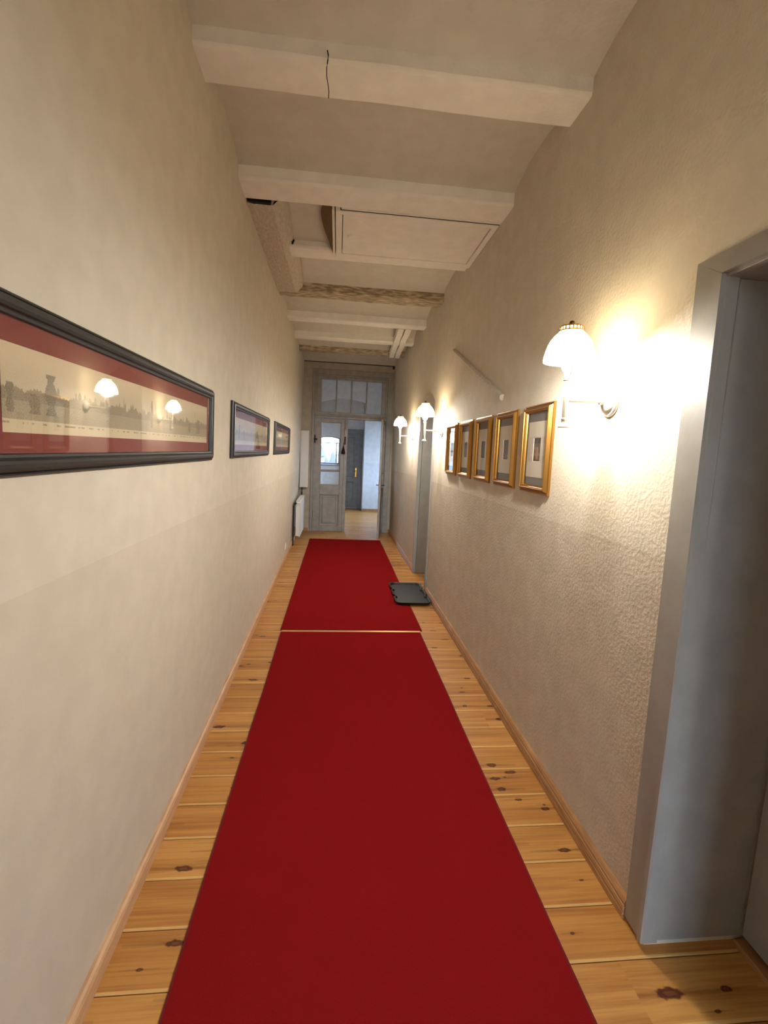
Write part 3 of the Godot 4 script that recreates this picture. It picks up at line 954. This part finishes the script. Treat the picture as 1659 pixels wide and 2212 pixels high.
func casement(o: Node3D, xf: Transform3D, w: float, h: float, bars: Array, posts: Array) -> void:
	var fr := Node3D.new()
	fr.name = "sash"
	fr.transform = xf
	o.add_child(fr, true)
	var st := tool()
	mitred(st, w, h, [Vector2(0, -0.03), Vector2(0, 0.03), Vector2(0.05, 0.03), Vector2(0.055, -0.03), Vector2(0, -0.03)], Vector3(0, h / 2, 0))
	part(fr, "window_frame", st, M.hall_door_paint)
	for y in bars:
		boxes(fr, "crossbar", Vector3(-w / 2 + 0.05, y - 0.02, -0.02), Vector3(w / 2 - 0.05, y + 0.02, 0.02), 0.004, M.hall_door_paint)
	for x in posts:
		boxes(fr, "mullion", Vector3(x - 0.025, 0.05, -0.02), Vector3(x + 0.025, h - 0.05, 0.02), 0.004, M.hall_door_paint)
	st = tool()
	quad(st, Vector3(-w / 2 + 0.04, 0.04, 0), Vector3(w / 2 - 0.04, 0.04, 0), Vector3(w / 2 - 0.04, h - 0.04, 0), Vector3(-w / 2 + 0.04, h - 0.04, 0))
	part(fr, "pane", st, M.pane_glass)

func build_outside() -> void:
	var o := thing("neighbour_house", "grey house roofs with chimney outside the niche window", "house", Transform3D(Basis(), Vector3(0, -4, -22)))
	boxes(o, "wall", Vector3(-0.5, 0, -5), Vector3(7, 4.6, 0), 0.02, M.roof_grey)
	var st := tool()
	slab(st, PackedVector2Array([Vector2(0.3, 4.6), Vector2(-5.3, 4.6), Vector2(-2.5, 5.19)]), func(z: float, y: float) -> Vector3: return Vector3(-0.56, y, z), Vector3(7.8, 0, 0))
	part(o, "roof", st, M.roof_grey)
	st = tool()
	slab(st, PackedVector2Array([Vector2(-0.40, 4.8), Vector2(-0.05, 4.8), Vector2(-0.15, 5.36), Vector2(-0.22, 5.40), Vector2(-0.29, 5.36)]), func(x: float, y: float) -> Vector3: return Vector3(x, y, -1.0), Vector3(0, 0, -0.5))
	part(o, "chimney", st, M.roof_grey)
	st = tool()
	tube(st, [Vector3(2.6, 4.9, -1.0), Vector3(2.6, 5.8, -1.0)], 0.03, 6)
	part(o, "mast", st, M.black_metal)
	o = thing("town_house", "tall pale house with pitched gable at the left of the niche window", "house", Transform3D(Basis(), Vector3(0, -4, -20)))
	boxes(o, "wall", Vector3(-5.0, 0, -4), Vector3(-0.62, 5.25, 0), 0.02, M.house_white)
	st = tool()
	slab(st, PackedVector2Array([Vector2(-5.1, 5.25), Vector2(-0.50, 5.2), Vector2(-0.66, 5.66), Vector2(-2.8, 6.0)]), func(x: float, y: float) -> Vector3: return Vector3(x, y, 0.1), Vector3(0, 0, -4.2))
	part(o, "roof", st, M.roof_grey)
	for spec in [[1.74, 1.70, 0.05], [1.56, 1.45, 0.13]]:
		st = tool()
		var pts := []
		for i in 13:
			var t := i / 12.0
			pts.append(Vector3(lerpf(-1.6, 2.6, t), lerpf(spec[0], spec[1], t) - spec[2] * sin(PI * t), lerpf(-19.95, -23.0, t)))
		tube(st, pts, 0.012, 5)
		var c := thing("overhead_cable", "upper thin dark cable sagging outside the niche window" if spec[0] > 1.6 else "lower thin dark cable sagging outside the niche window", "cable", Transform3D(), "cables outside the niche window")
		part(c, "wire", st, M.black_metal)

# ------------------------------------------------------------------ hatch, boxed-in pipe, brace and rail under the ceiling
func build_ceiling_fittings() -> void:
	var o := thing("ceiling_hatch", "rectangular painted access hatch set flush under the ceiling", "hatch")
	var y := 2.948
	var x0 := -0.060
	var x1 := 0.972
	var z0 := -3.098
	var z1 := -3.80
	var fm := 0.042
	boxes(o, "frame_board", Vector3(x0, y, z0 - fm), Vector3(x1, y + 0.035, z0), 0.002, M.beam_white)
	boxes(o, "frame_board", Vector3(x0, y, z1), Vector3(x1, y + 0.035, z1 + fm + 0.03), 0.002, M.beam_white)
	boxes(o, "frame_board", Vector3(x0, y, z1 + fm + 0.03), Vector3(x0 + fm, y + 0.035, z0 - fm), 0.002, M.beam_white)
	boxes(o, "frame_board", Vector3(x1 - fm + 0.004, y, z1 + fm + 0.03), Vector3(x1, y + 0.035, z0 - fm), 0.002, M.beam_white)
	boxes(o, "door_panel", Vector3(x0 + fm + 0.004, y + 0.003, z1 + fm + 0.034), Vector3(x1 - fm - 0.002, y + 0.03, z0 - fm - 0.004), 0.003, M.beam_white)
	boxes(o, "shadow_gap", Vector3(x0 + 0.02, y + 0.032, z1 + 0.02), Vector3(x1 - 0.01, y + 0.05, z0 - 0.01), 0.0, M.dark_gap)
	boxes(o, "shadow_gap", Vector3(x0 + 0.03, y + 0.006, z0 - 0.002), Vector3(x1, y + 0.05, z0 + 0.012), 0.0, M.dark_gap)
	boxes(o, "lip_board", Vector3(x0 - 0.022, y - 0.004, z1 - 0.005), Vector3(x0 - 0.006, y + 0.05, z0 + 0.012), 0.003, M.beam_white)
	boxes(o, "lip_board", Vector3(x0 + 0.035, y + 0.004, z0 + 0.011), Vector3(x1 + 0.006, y + 0.05, z0 + 0.025), 0.003, M.beam_white)
	var st := tool()
	lathe(st, [Vector2(0, -0.012), Vector2(0.014, -0.010), Vector2(0.018, -0.003), Vector2(0.018, 0.004)], 16, Transform3D(Basis().scaled(Vector3(1, 1, 0.7)), Vector3(0.038, y, -3.43)))
	part(o, "turn_knob", st, M.beam_white)
	st = tool()
	var n := 14                                                  # sloping brown side board up to the vault
	for i in n:
		var a := lerpf(-3.07, -3.75, float(i) / n)
		var b := lerpf(-3.07, -3.75, float(i + 1) / n)
		var pa := 0.07 * (1.0 - pow(2.0 * i / float(n) - 1.0, 2.0)) + 0.012
		var pb := 0.07 * (1.0 - pow(2.0 * (i + 1) / float(n) - 1.0, 2.0)) + 0.012
		quad(st, Vector3(x0 - 0.02, y, b), Vector3(x0 - 0.02, y, a), Vector3(x0 - 0.02 - pa * 1.0, y + pa + 0.03, a), Vector3(x0 - 0.02 - pb * 1.0, y + pb + 0.03, b))
	part(o, "side_board", st, M.patch_brown)

	o = thing("pipe_casing", "cracked plaster pipe casing along the left edge of the ceiling", "pipe casing")
	st = tool()
	var prev := []
	var wob := FastNoiseLite.new()
	wob.seed = 3
	wob.frequency = 3.0
	for i in 31:
		var z := lerpf(-3.10, -4.695, i / 30.0)
		var e := wob.get_noise_1d(z * 3.0) * 0.006
		var xr := -0.428 + e
		var ring := [Vector3(left_x(2.95, z) - 0.01, 2.945, z), Vector3(xr - 0.012, 2.943 + e * 0.5, z), Vector3(xr, 2.951, z), Vector3(xr + 0.052, 3.00 + e, z), Vector3(xr + 0.060, 3.09, z)]
		if i > 0:
			for k in 4:
				st.set_smooth_group([1, 2, 3, 3][k])
				oquad(st, prev[k], prev[k + 1], ring[k + 1], ring[k], Vector3(-0.52, 3.05, z))
		prev = ring
	st.set_smooth_group(-1)
	for z in [-3.10, -4.695]:
		otri(st, Vector3(-0.59, 2.945, z), Vector3(-0.44, 2.945, z), Vector3(-0.368, 3.09, z), Vector3(-0.5, 3.0, -3.9))
		otri(st, Vector3(-0.59, 2.945, z), Vector3(-0.368, 3.09, z), Vector3(-0.59, 3.09, z), Vector3(-0.5, 3.0, -3.9))
	part(o, "plaster_shell", st, M.timber_peeling)
	st = tool()
	slab(st, PackedVector2Array([Vector2(-0.585, -3.074), Vector2(-0.442, -3.074), Vector2(-0.448, -3.100), Vector2(-0.47, -3.106), Vector2(-0.50, -3.101), Vector2(-0.55, -3.104), Vector2(-0.57, -3.094)]), func(x: float, z: float) -> Vector3: return Vector3(x, 2.944, z), Vector3(0, 0.02, 0))
	part(o, "broken_end", st, M.dark_gap)
	st = tool()
	slab(st, PackedVector2Array([Vector2(-3.70, 2.99), Vector2(-3.80, 2.985), Vector2(-3.81, 3.012), Vector2(-3.72, 3.015)]), func(z: float, yy: float) -> Vector3: return Vector3(-0.371 + (yy - 3.0) * 0.4, yy, z), Vector3(-0.01, 0, 0))
	part(o, "hole", st, M.dark_gap)

	o = thing("roof_brace", "pair of cracked white timber battens under the far ceiling beams", "brace")
	for k in 2:
		st = tool()
		prev = []
		for i in 13:
			var t := i / 12.0
			var z := lerpf(-5.72, -7.42, t)
			var e := wob.get_noise_1d(z * 6.0 + 50.0 * k) * 0.008
			var cx := lerpf(0.70, 0.775, t) + (0.083 + 0.004 * sin(t * 14.0) if k == 1 else 0.0)
			var ring := [Vector3(cx - 0.036, 3.02, z), Vector3(cx - 0.036 + e, 2.938, z), Vector3(cx + 0.034 + e, 2.938 + e, z), Vector3(cx + 0.036, 3.02, z)]
			if i > 0:
				for j in 3:
					oquad(st, prev[j], prev[j + 1], ring[j + 1], ring[j], Vector3(cx, 2.98, z))
			else:
				quad(st, ring[0], ring[1], ring[2], ring[3])
			prev = ring
		part(o, "batten", st, M.beam_white)

	o = thing("curtain_rail", "thin black rail above the double door with square end block", "curtain rail")
	boxes(o, "rail", Vector3(-0.645, 3.020, END_Z), Vector3(0.968, 3.042, END_Z + 0.03), 0.002, M.black_metal)
	boxes(o, "end_block", Vector3(0.930, 2.975, END_Z), Vector3(0.968, 3.028, END_Z + 0.035), 0.003, M.black_metal)

	o = thing("timber_strip", "peeling slanted timber strip on the right wall above gilt pictures", "timber strip", on_right(2.125, -3.468))
	st = tool()
	var dir := Vector3(1.295, -0.531, 0).normalized()
	var nrm := Vector3(dir.y, -dir.x, 0)
	prev = []
	for i in 29:
		var t := i / 28.0
		var c := dir * lerpf(-0.70, 0.70, t)
		var e := wob.get_noise_1d(t * 40.0) * 0.004
		var ring := [c - nrm * 0.019 + Vector3(0, 0, -0.004), c - nrm * (0.019 + e) + Vector3(0, 0, 0.016), c - nrm * 0.008 + Vector3(0, 0, 0.026), c + nrm * 0.010 + Vector3(0, 0, 0.022 + e), c + nrm * (0.019 - e) + Vector3(0, 0, 0.012), c + nrm * 0.019 + Vector3(0, 0, -0.004)]
		if i > 0:
			for k in 5:
				oquad(st, prev[k], prev[k + 1], ring[k + 1], ring[k], c)
		if i == 0 or i == 28:
			for k in range(1, 5):
				otri(st, ring[0], ring[k], ring[k + 1], Vector3.ZERO)
		prev = ring
	part(o, "timber", st, M.timber_peeling)

# ------------------------------------------------------------------ wall sconces
func build_sconces() -> void:
	# own axes: x along the wall, y up, z out of the wall; the arm leaves the wall at the origin
	var o := thing("wall_sconce", "nearest lit sconce with white glass shade beside the near grey doorway", "wall lamp", on_right(1.718, -1.667), "lit wall sconces on the right wall")
	var out := Basis(Vector3(1, 0, 0), Vector3(0, 0, 1), Vector3(0, -1, 0))
	var st := tool()
	lathe(st, [Vector2(0.054, -0.003), Vector2(0.054, 0.006), Vector2(0.050, 0.011), Vector2(0.044, 0.012), Vector2(0.040, 0.018), Vector2(0.030, 0.027), Vector2(0.020, 0.032), Vector2(0.013, 0.034), Vector2(0.012, 0.045), Vector2(0, 0.046)], 40, Transform3D(out, Vector3.ZERO))
	part(o, "rosette", st, M.enamel_silver)
	st = tool()
	lathe(st, [Vector2(0.0085, 0.03), Vector2(0.0075, 0.05), Vector2(0.0075, 0.168)], 16, Transform3D(out, Vector3.ZERO))
	part(o, "arm", st, M.enamel_silver)
	var D := 0.172
	var axis := Transform3D(Basis(), Vector3(0, 0, D))
	st = tool()
	lathe(st, [Vector2(0.0085, -0.068), Vector2(0.0110, -0.04), Vector2(0.0110, 0.03), Vector2(0.0120, 0.070)], 20, axis)
	part(o, "stem", st, M.enamel_silver)
	st = tool()
	lathe(st, [Vector2(0, -0.099), Vector2(0.020, -0.099), Vector2(0.021, -0.095), Vector2(0.016, -0.089), Vector2(0.011, -0.078), Vector2(0.0105, -0.071), Vector2(0.0125, -0.069), Vector2(0.0125, -0.065), Vector2(0.009, -0.064)], 24, axis)
	part(o, "foot", st, M.enamel_silver)
	st = tool()
	lathe(st, [Vector2(0.012, 0.068), Vector2(0.0145, 0.070), Vector2(0.0145, 0.075), Vector2(0.012, 0.077), Vector2(0.0125, 0.090), Vector2(0.0155, 0.096), Vector2(0, 0.097)], 24, axis)
	part(o, "collar", st, M.enamel_silver)
	st = tool()
	lathe(st, [Vector2(0, 0.096), Vector2(0.014, 0.098), Vector2(0.022, 0.108), Vector2(0.029, 0.126), Vector2(0.030, 0.142), Vector2(0.026, 0.160), Vector2(0.016, 0.176), Vector2(0, 0.182)], 24, axis)
	part(o, "bulb", st, M.bulb_glow)
	st = tool()
	for s in [-1.0, 1.0]:
		st = tool()
		tube(st, [Vector3(s * 0.012, 0.083, D), Vector3(s * 0.024, 0.094, D), Vector3(s * 0.034, 0.115, D), Vector3(s * 0.037, 0.14, D), Vector3(s * 0.034, 0.19, D), Vector3(s * 0.030, 0.235, D)], 0.0028, 6)
		part(o, "shade_holder", st, M.enamel_silver)
	st = tool()
	var prof := []
	for p in [[0.0, 1.0], [0.06, 1.0], [0.14, 0.985], [0.24, 0.962], [0.34, 0.93], [0.45, 0.892], [0.55, 0.85], [0.64, 0.80], [0.72, 0.745], [0.80, 0.675], [0.87, 0.60], [0.94, 0.52], [1.0, 0.435]]:
		prof.append(Vector2(0.089 * p[1], 0.1345 + 0.1035 * p[0]))
	var inner := []
	for i in 13:
		inner.append(Vector2(maxf(prof[12 - i].x - 0.003, 0.01), prof[12 - i].y - 0.0015))
	var neck := [Vector2(0.036, 0.238), Vector2(0.036, 0.252)]
	lathe(st, inner + prof + neck, 40, axis)
	var sh := part(o, "lamp_shade", st, M.opal_glass)
	st = tool()
	lathe(st, [Vector2(0.038, 0.237), Vector2(0.0415, 0.238), Vector2(0.0415, 0.242), Vector2(0.039, 0.243)], 40, axis)
	lathe(st, [Vector2(0.039, 0.251), Vector2(0.0405, 0.2515), Vector2(0.0405, 0.2545), Vector2(0.036, 0.257), Vector2(0.012, 0.260), Vector2(0, 0.260)], 40, axis)
	for i in 20:
		var a := TAU * i / 20
		tube(st, [axis * Vector3(0.0395 * cos(a), 0.241, 0.0395 * sin(a)), axis * Vector3(0.0395 * cos(a), 0.2525, 0.0395 * sin(a))], 0.0026, 6)
	part(sh, "gallery_ring", st, M.brass)
	st = tool()
	lathe(st, [Vector2(0.004, 0.258), Vector2(0.008, 0.262), Vector2(0.0095, 0.268), Vector2(0.007, 0.274), Vector2(0, 0.277)], 16, axis)
	part(sh, "finial", st, M.brass_dark)
	var l := OmniLight3D.new()
	l.name = "sconce_light"
	l.position = Vector3(0, 0.131, D)   # just below the rim: the shade keeps the bulb off the ceiling
	l.light_color = Color(1.0, 0.99, 0.97)
	l.light_energy = 1.0
	l.light_size = 0.03
	l.omni_range = 14.0
	l.omni_attenuation = 2.0
	l.shadow_enabled = true
	o.add_child(l)
	for s in [["middle lit sconce with white glass shade just before the arched doorway", -4.471], ["farthest lit sconce with white glass shade nearest the double door", -6.259], ["lit sconce with white glass shade on the right wall behind the viewer", 1.70]]:
		var c: Node3D = o.duplicate()
		c.name = numbered("wall_sconce")
		add_child(c)
		c.transform = on_right(1.722, s[1])
		c.set_meta("label", s[0])

# ------------------------------------------------------------------ pictures
func flat_print(w: float, h: float) -> ArrayMesh:
	var st := tool()
	var p := [Vector3(-w / 2, -h / 2, 0), Vector3(w / 2, -h / 2, 0), Vector3(w / 2, h / 2, 0), Vector3(-w / 2, h / 2, 0)]
	var uv := [Vector2(0, 1), Vector2(1, 1), Vector2(1, 0), Vector2(0, 0)]
	for k in [0, 2, 1, 0, 3, 2]:
		st.set_uv(uv[k])
		st.add_vertex(p[k])
	return mesh_of(st)

func build_panoramas() -> void:
	var w := 1.52
	var h := 0.328
	var st := tool()
	mitred(st, w, h, [Vector2(0, -0.004), Vector2(0, 0.010), Vector2(0.003, 0.014), Vector2(0.006, 0.0145), Vector2(0.008, 0.012), Vector2(0.010, 0.018), Vector2(0.016, 0.023), Vector2(0.024, 0.024), Vector2(0.030, 0.021), Vector2(0.033, 0.017), Vector2(0.036, 0.018), Vector2(0.041, 0.016), Vector2(0.043, 0.008)])
	var frame := mesh_of(st)
	st = tool()
	box(st, Vector3(-w / 2 + 0.03, -h / 2 + 0.03, -0.003), Vector3(w / 2 - 0.03, h / 2 - 0.03, 0.006))
	var board := mesh_of(st)
	st = tool()
	quad(st, Vector3(-w / 2 + 0.04, -h / 2 + 0.04, 0.010), Vector3(w / 2 - 0.04, -h / 2 + 0.04, 0.010), Vector3(w / 2 - 0.04, h / 2 - 0.04, 0.010), Vector3(-w / 2 + 0.04, h / 2 - 0.04, 0.010))
	var glass := mesh_of(st)
	var names := ["nearest black framed panorama engraving with red mat, cut by the left edge", "middle black framed panorama engraving on the left wall", "farthest black framed panorama engraving on the left wall"]
	var zs := [-1.585, -3.545, -5.50]
	for k in 3:
		var o := thing("framed_panorama", names[k], "picture", on_left(1.588, zs[k]), "panorama engravings on the left wall")
		put(o, "frame", frame, M.frame_ebony)
		put(o, "mat_board", board, M.mat_red)
		put(o, "engraving", flat_print(w - 0.165, 0.160), M["panorama_%d" % k], Transform3D(Basis(), Vector3(0.0, -0.003, 0.0068)))
		put(o, "glass_pane", glass, M.pane_glass)

func build_gold_pictures() -> void:
	var w := 0.335
	var h := 0.438
	var st := tool()
	mitred(st, w, h, [Vector2(0, -0.004), Vector2(0, 0.010), Vector2(0.002, 0.0125), Vector2(0.005, 0.0125), Vector2(0.007, 0.009), Vector2(0.011, 0.010), Vector2(0.016, 0.019), Vector2(0.020, 0.026), Vector2(0.024, 0.0285), Vector2(0.028, 0.027), Vector2(0.030, 0.022), Vector2(0.034, 0.020), Vector2(0.038, 0.013), Vector2(0.040, 0.007)])
	var frame := mesh_of(st)
	st = tool()
	box(st, Vector3(-w / 2 + 0.03, -h / 2 + 0.03, -0.003), Vector3(w / 2 - 0.03, h / 2 - 0.03, 0.0035))
	var board := mesh_of(st)
	var pw := 0.228
	var ph := 0.276
	var vw := 0.082
	var vh := 0.118
	st = tool()                                                   # card with a bevelled window
	var zt := 0.0065
	mitred(st, pw, ph, [Vector2(0, 0.003), Vector2(0, zt)])
	for r in [[-pw / 2, -vw / 2, -ph / 2, ph / 2], [vw / 2, pw / 2, -ph / 2, ph / 2], [-vw / 2, vw / 2, -ph / 2, -vh / 2], [-vw / 2, vw / 2, vh / 2, ph / 2]]:
		quad(st, Vector3(r[0], r[2], zt), Vector3(r[1], r[2], zt), Vector3(r[1], r[3], zt), Vector3(r[0], r[3], zt))
	var card := mesh_of(st)
	st = tool()
	mitred(st, vw, vh, [Vector2(0, zt), Vector2(0.002, 0.0045)])
	var bevel := mesh_of(st)
	st = tool()
	quad(st, Vector3(-w / 2 + 0.036, -h / 2 + 0.036, 0.009), Vector3(w / 2 - 0.036, -h / 2 + 0.036, 0.009), Vector3(w / 2 - 0.036, h / 2 - 0.036, 0.009), Vector3(-w / 2 + 0.036, h / 2 - 0.036, 0.009))
	var glass := mesh_of(st)
	var words := ["nearest gilt framed small print, directly left of the big sconce", "second gilt framed small print from the near sconce", "middle one of five gilt framed small prints", "fourth gilt framed small print, glass half mirroring a window", "farthest gilt framed small print, glass filled by window reflection"]
	for k in 5:
		var o := thing("gilt_picture", words[k], "picture", on_right(1.548, -2.270 - 0.4375 * k), "gilt framed prints on the right wall")
		put(o, "frame", frame, M.gold_leaf)
		put(o, "mat_board", board, M.mat_charcoal)
		var c := put(o, "passepartout", card, M.passepartout, Transform3D(Basis(), Vector3(0, -0.002, 0)))
		put(c, "bevel", bevel, M.bevel_white)
		put(c, "print", flat_print(vw, vh), M["vignette_%d" % k], Transform3D(Basis(), Vector3(0, 0, 0.0045)))
		put(o, "glass_pane", glass, M.pane_glass)

# ------------------------------------------------------------------ runners, strip and tray
func runner(called: String, label: String, x0: float, x1: float, z0: float, z1: float) -> void:
	var o := thing(called, label, "carpet", Transform3D(), "red runners on the floor")
	var st := tool()
	var wob := FastNoiseLite.new()
	wob.seed = 13
	wob.frequency = 0.5
	var n := int(absf(z1 - z0) / 0.12) + 1
	var t := 0.008
	var prev := []
	var st2 := tool()
	for i in n + 1:
		var z := lerpf(z0, z1, float(i) / n)
		var a := x0 + 0.005 * wob.get_noise_1d(z)
		var b := x1 + 0.005 * wob.get_noise_1d(z + 60.0)
		var row := [Vector3(a, 0.0, z), Vector3(a + 0.001, t - 0.001, z), Vector3(a + 0.008, t, z), Vector3(b - 0.008, t, z), Vector3(b - 0.001, t - 0.001, z), Vector3(b, 0.0, z)]
		if i > 0:
			for k in 5:
				oquad(st if k == 2 else st2, prev[k], prev[k + 1], row[k + 1], row[k], Vector3((a + b) / 2, -1.0, z))
		prev = row
	for z in [z0, z1]:
		oquad(st2, Vector3(x0, 0, z), Vector3(x1, 0, z), Vector3(x1 - 0.004, t, z), Vector3(x0 + 0.004, t, z), Vector3(0.1, 0.0, (z0 + z1) / 2))
	part(o, "pile", st, M.carpet_red)
	part(o, "bound_edge", st2, M.carpet_edge)

func build_runners() -> void:
	runner("carpet_runner", "longer red carpet runner in the foreground", -0.416, 0.742, 1.6, -3.738)
	runner("carpet_runner", "far red carpet runner leading to the double door", -0.424, 0.764, -3.778, -7.82)
	var o := thing("joint_strip", "thin brass strip between the two red runners", "strip", Transform3D())
	var st := tool()
	box(st, Vector3(-0.412, 0.0, -3.774), Vector3(0.745, 0.0075, -3.742), 0.002)
	part(o, "strip", st, M.joint_brass if M.has("joint_brass") else mat("joint_brass", Color(0.88, 0.66, 0.42), 0.32, 0.6))

func tray_outline(inset: float) -> PackedVector2Array:
	# half sizes 0.18 (across the hall) x 0.365; two finger notches on each long side
	var hx := 0.180 - inset
	var hz := 0.365 - inset
	var r := 0.06 - inset * 0.5
	var out := PackedVector2Array()
	for c in [[1, -1, -90], [1, 1, 0], [-1, 1, 90], [-1, -1, 180]]:
		for i in 7:
			var a := deg_to_rad(c[2] + 90.0 * i / 6.0)
			out.append(Vector2(c[0] * (hx - r) + r * cos(a), c[1] * (hz - r) + r * sin(a)))
		if c[0] == 1 and c[1] == -1 or c[0] == -1 and c[1] == 1:        # along a long side
			var s: float = c[0]
			for q in [-0.16, -0.14, -0.10, -0.08, 0.08, 0.10, 0.14, 0.16]:
				var deep := 0.018 if absf(q) > 0.09 and absf(q) < 0.15 else 0.0
				out.append(Vector2(s * (hx - deep), s * q))
	return out

func build_tray() -> void:
	var o := thing("boot_tray", "black rubber boot tray lying half on the red runner", "tray", Transform3D(Basis(Vector3.UP, 0.0), Vector3(0.800, 0.0085, -4.79)))
	var rings := []
	for s in [[0.012, 0.0], [0.0, 0.026], [0.003, 0.030], [0.012, 0.030], [0.016, 0.026], [0.026, 0.008]]:
		var ring := []
		for p in tray_outline(s[0]):
			ring.append(Vector3(p.x, s[1], p.y))
		rings.append(ring)
	var st := tool()
	var n: int = rings[0].size()
	for k in rings.size() - 1:
		for i in n:
			var j := (i + 1) % n
			quad(st, rings[k][i], rings[k + 1][i], rings[k + 1][j], rings[k][j])
	part(o, "rim", st, M.tray_rim)
	st = tool()
	slab(st, tray_outline(0.022), func(x: float, z: float) -> Vector3: return Vector3(x, 0.0085, z), Vector3(0, -0.0085, 0))
	part(o, "base", st, M.tray_rubber)

# ------------------------------------------------------------------ radiator and wall cabinet in the far left corner
func build_radiator_and_cabinet() -> void:
	var o := thing("radiator", "white panel radiator low on the left wall near the double door", "radiator")
	var x0 := -0.655
	var x1 := -0.545
	boxes(o, "front_panel", Vector3(x1 - 0.022, 0.125, -8.28), Vector3(x1, 0.69, -7.30), 0.008, M.white_metal)
	boxes(o, "back_panel", Vector3(x0 + 0.040, 0.135, -8.27), Vector3(x0 + 0.060, 0.68, -7.31), 0.006, M.white_metal)
	boxes(o, "side_cover", Vector3(x0 + 0.040, 0.14, -7.312), Vector3(x1 - 0.002, 0.675, -7.304), 0.002, M.white_metal)
	var st := tool()
	for i in 22:
		box(st, Vector3(x0 + 0.04, 0.684, -8.26 + i * 0.044), Vector3(x1 - 0.004, 0.692, -8.236 + i * 0.044), 0.001)
	part(o, "top_grille", st, M.white_metal)
	for z in [-7.55, -8.05]:
		boxes(o, "bracket", Vector3(left_x(0.4, z) - 0.002, 0.25, z - 0.015), Vector3(x0 + 0.045, 0.60, z + 0.015), 0.002, M.white_metal)
	st = tool()
	tube(st, [Vector3(-0.60, 0.66, -7.31), Vector3(-0.60, 0.665, -7.26), Vector3(-0.615, 0.66, -7.235), Vector3(-0.64, 0.62, -7.235), Vector3(-0.645, 0.0, -7.235)], 0.009, 8)
	part(o, "feed_pipe", st, M.iron_dark)
	st = tool()
	lathe(st, [Vector2(0, 0.0), Vector2(0.016, 0.0), Vector2(0.019, 0.01), Vector2(0.019, 0.05), Vector2(0.014, 0.06), Vector2(0, 0.062)], 18, Transform3D(Basis(Vector3(0, 1, 0), Vector3(1, 0, 0), Vector3(0, 0, -1)), Vector3(-0.605, 0.665, -7.265)))
	part(o, "valve", st, M.white_plastic)

	o = thing("meter_cabinet", "tall narrow white cabinet in the far left corner above the radiator", "cabinet")
	boxes(o, "body", Vector3(-0.662, 0.805, END_Z), Vector3(-0.512, 1.815, END_Z + 0.13), 0.004, M.cabinet_white)
	boxes(o, "door", Vector3(-0.660, 0.812, END_Z + 0.131), Vector3(-0.514, 1.808, END_Z + 0.145), 0.006, M.cabinet_white)
	st = tool()
	tube(st, [Vector3(-0.62, 0.81, END_Z + 0.05), Vector3(-0.62, 0.70, END_Z + 0.05), Vector3(-0.625, 0.62, END_Z + 0.03), Vector3(-0.625, 0.0, END_Z + 0.02)], 0.011, 8)
	part(o, "conduit", st, M.iron_dark)

func build_small_things() -> void:
	var o := thing("door_tassel", "dark brown tassel hanging on the closed leaf of the double door", "tassel", Transform3D(Basis(), Vector3(0.10, 1.50, END_Z + 0.045)))
	var st := tool()
	tube(st, [Vector3(0.004, 0.135, -0.012), Vector3(0.0, 0.10, 0.0), Vector3(0, 0.06, 0)], 0.004, 6)
	part(o, "cord", st, M.tassel_brown)
	st = tool()
	lathe(st, [Vector2(0, -0.075), Vector2(0.036, -0.07), Vector2(0.034, -0.03), Vector2(0.022, 0.02), Vector2(0.010, 0.05), Vector2(0.012, 0.062), Vector2(0.006, 0.072), Vector2(0, 0.074)], 14)
	part(o, "fringe", st, M.tassel_brown)

	o = thing("white_stick", "thin white stick leaning behind the glass of the closed leaf", "stick")
	st = tool()
	tube(st, [Vector3(-0.10, 0.0, -9.06), Vector3(-0.318, 1.06, -8.86)], 0.009, 8)
	part(o, "shaft", st, M.white_plastic)

	o = thing("wall_outlet", "small white socket low on the left wall before the radiator", "socket", on_left(0.176, -6.33))
	st = tool()
	box(st, Vector3(-0.04, -0.04, -0.002), Vector3(0.04, 0.04, 0.010), 0.004)
	part(o, "plate", st, M.white_plastic)
	st = tool()
	lathe(st, [Vector2(0.022, 0.010), Vector2(0.022, 0.014), Vector2(0.019, 0.0145), Vector2(0.018, 0.010), Vector2(0, 0.010)], 18, Transform3D(Basis(Vector3(1, 0, 0), Vector3(0, 0, 1), Vector3(0, -1, 0)), Vector3.ZERO))
	part(o, "insert", st, M.white_plastic)
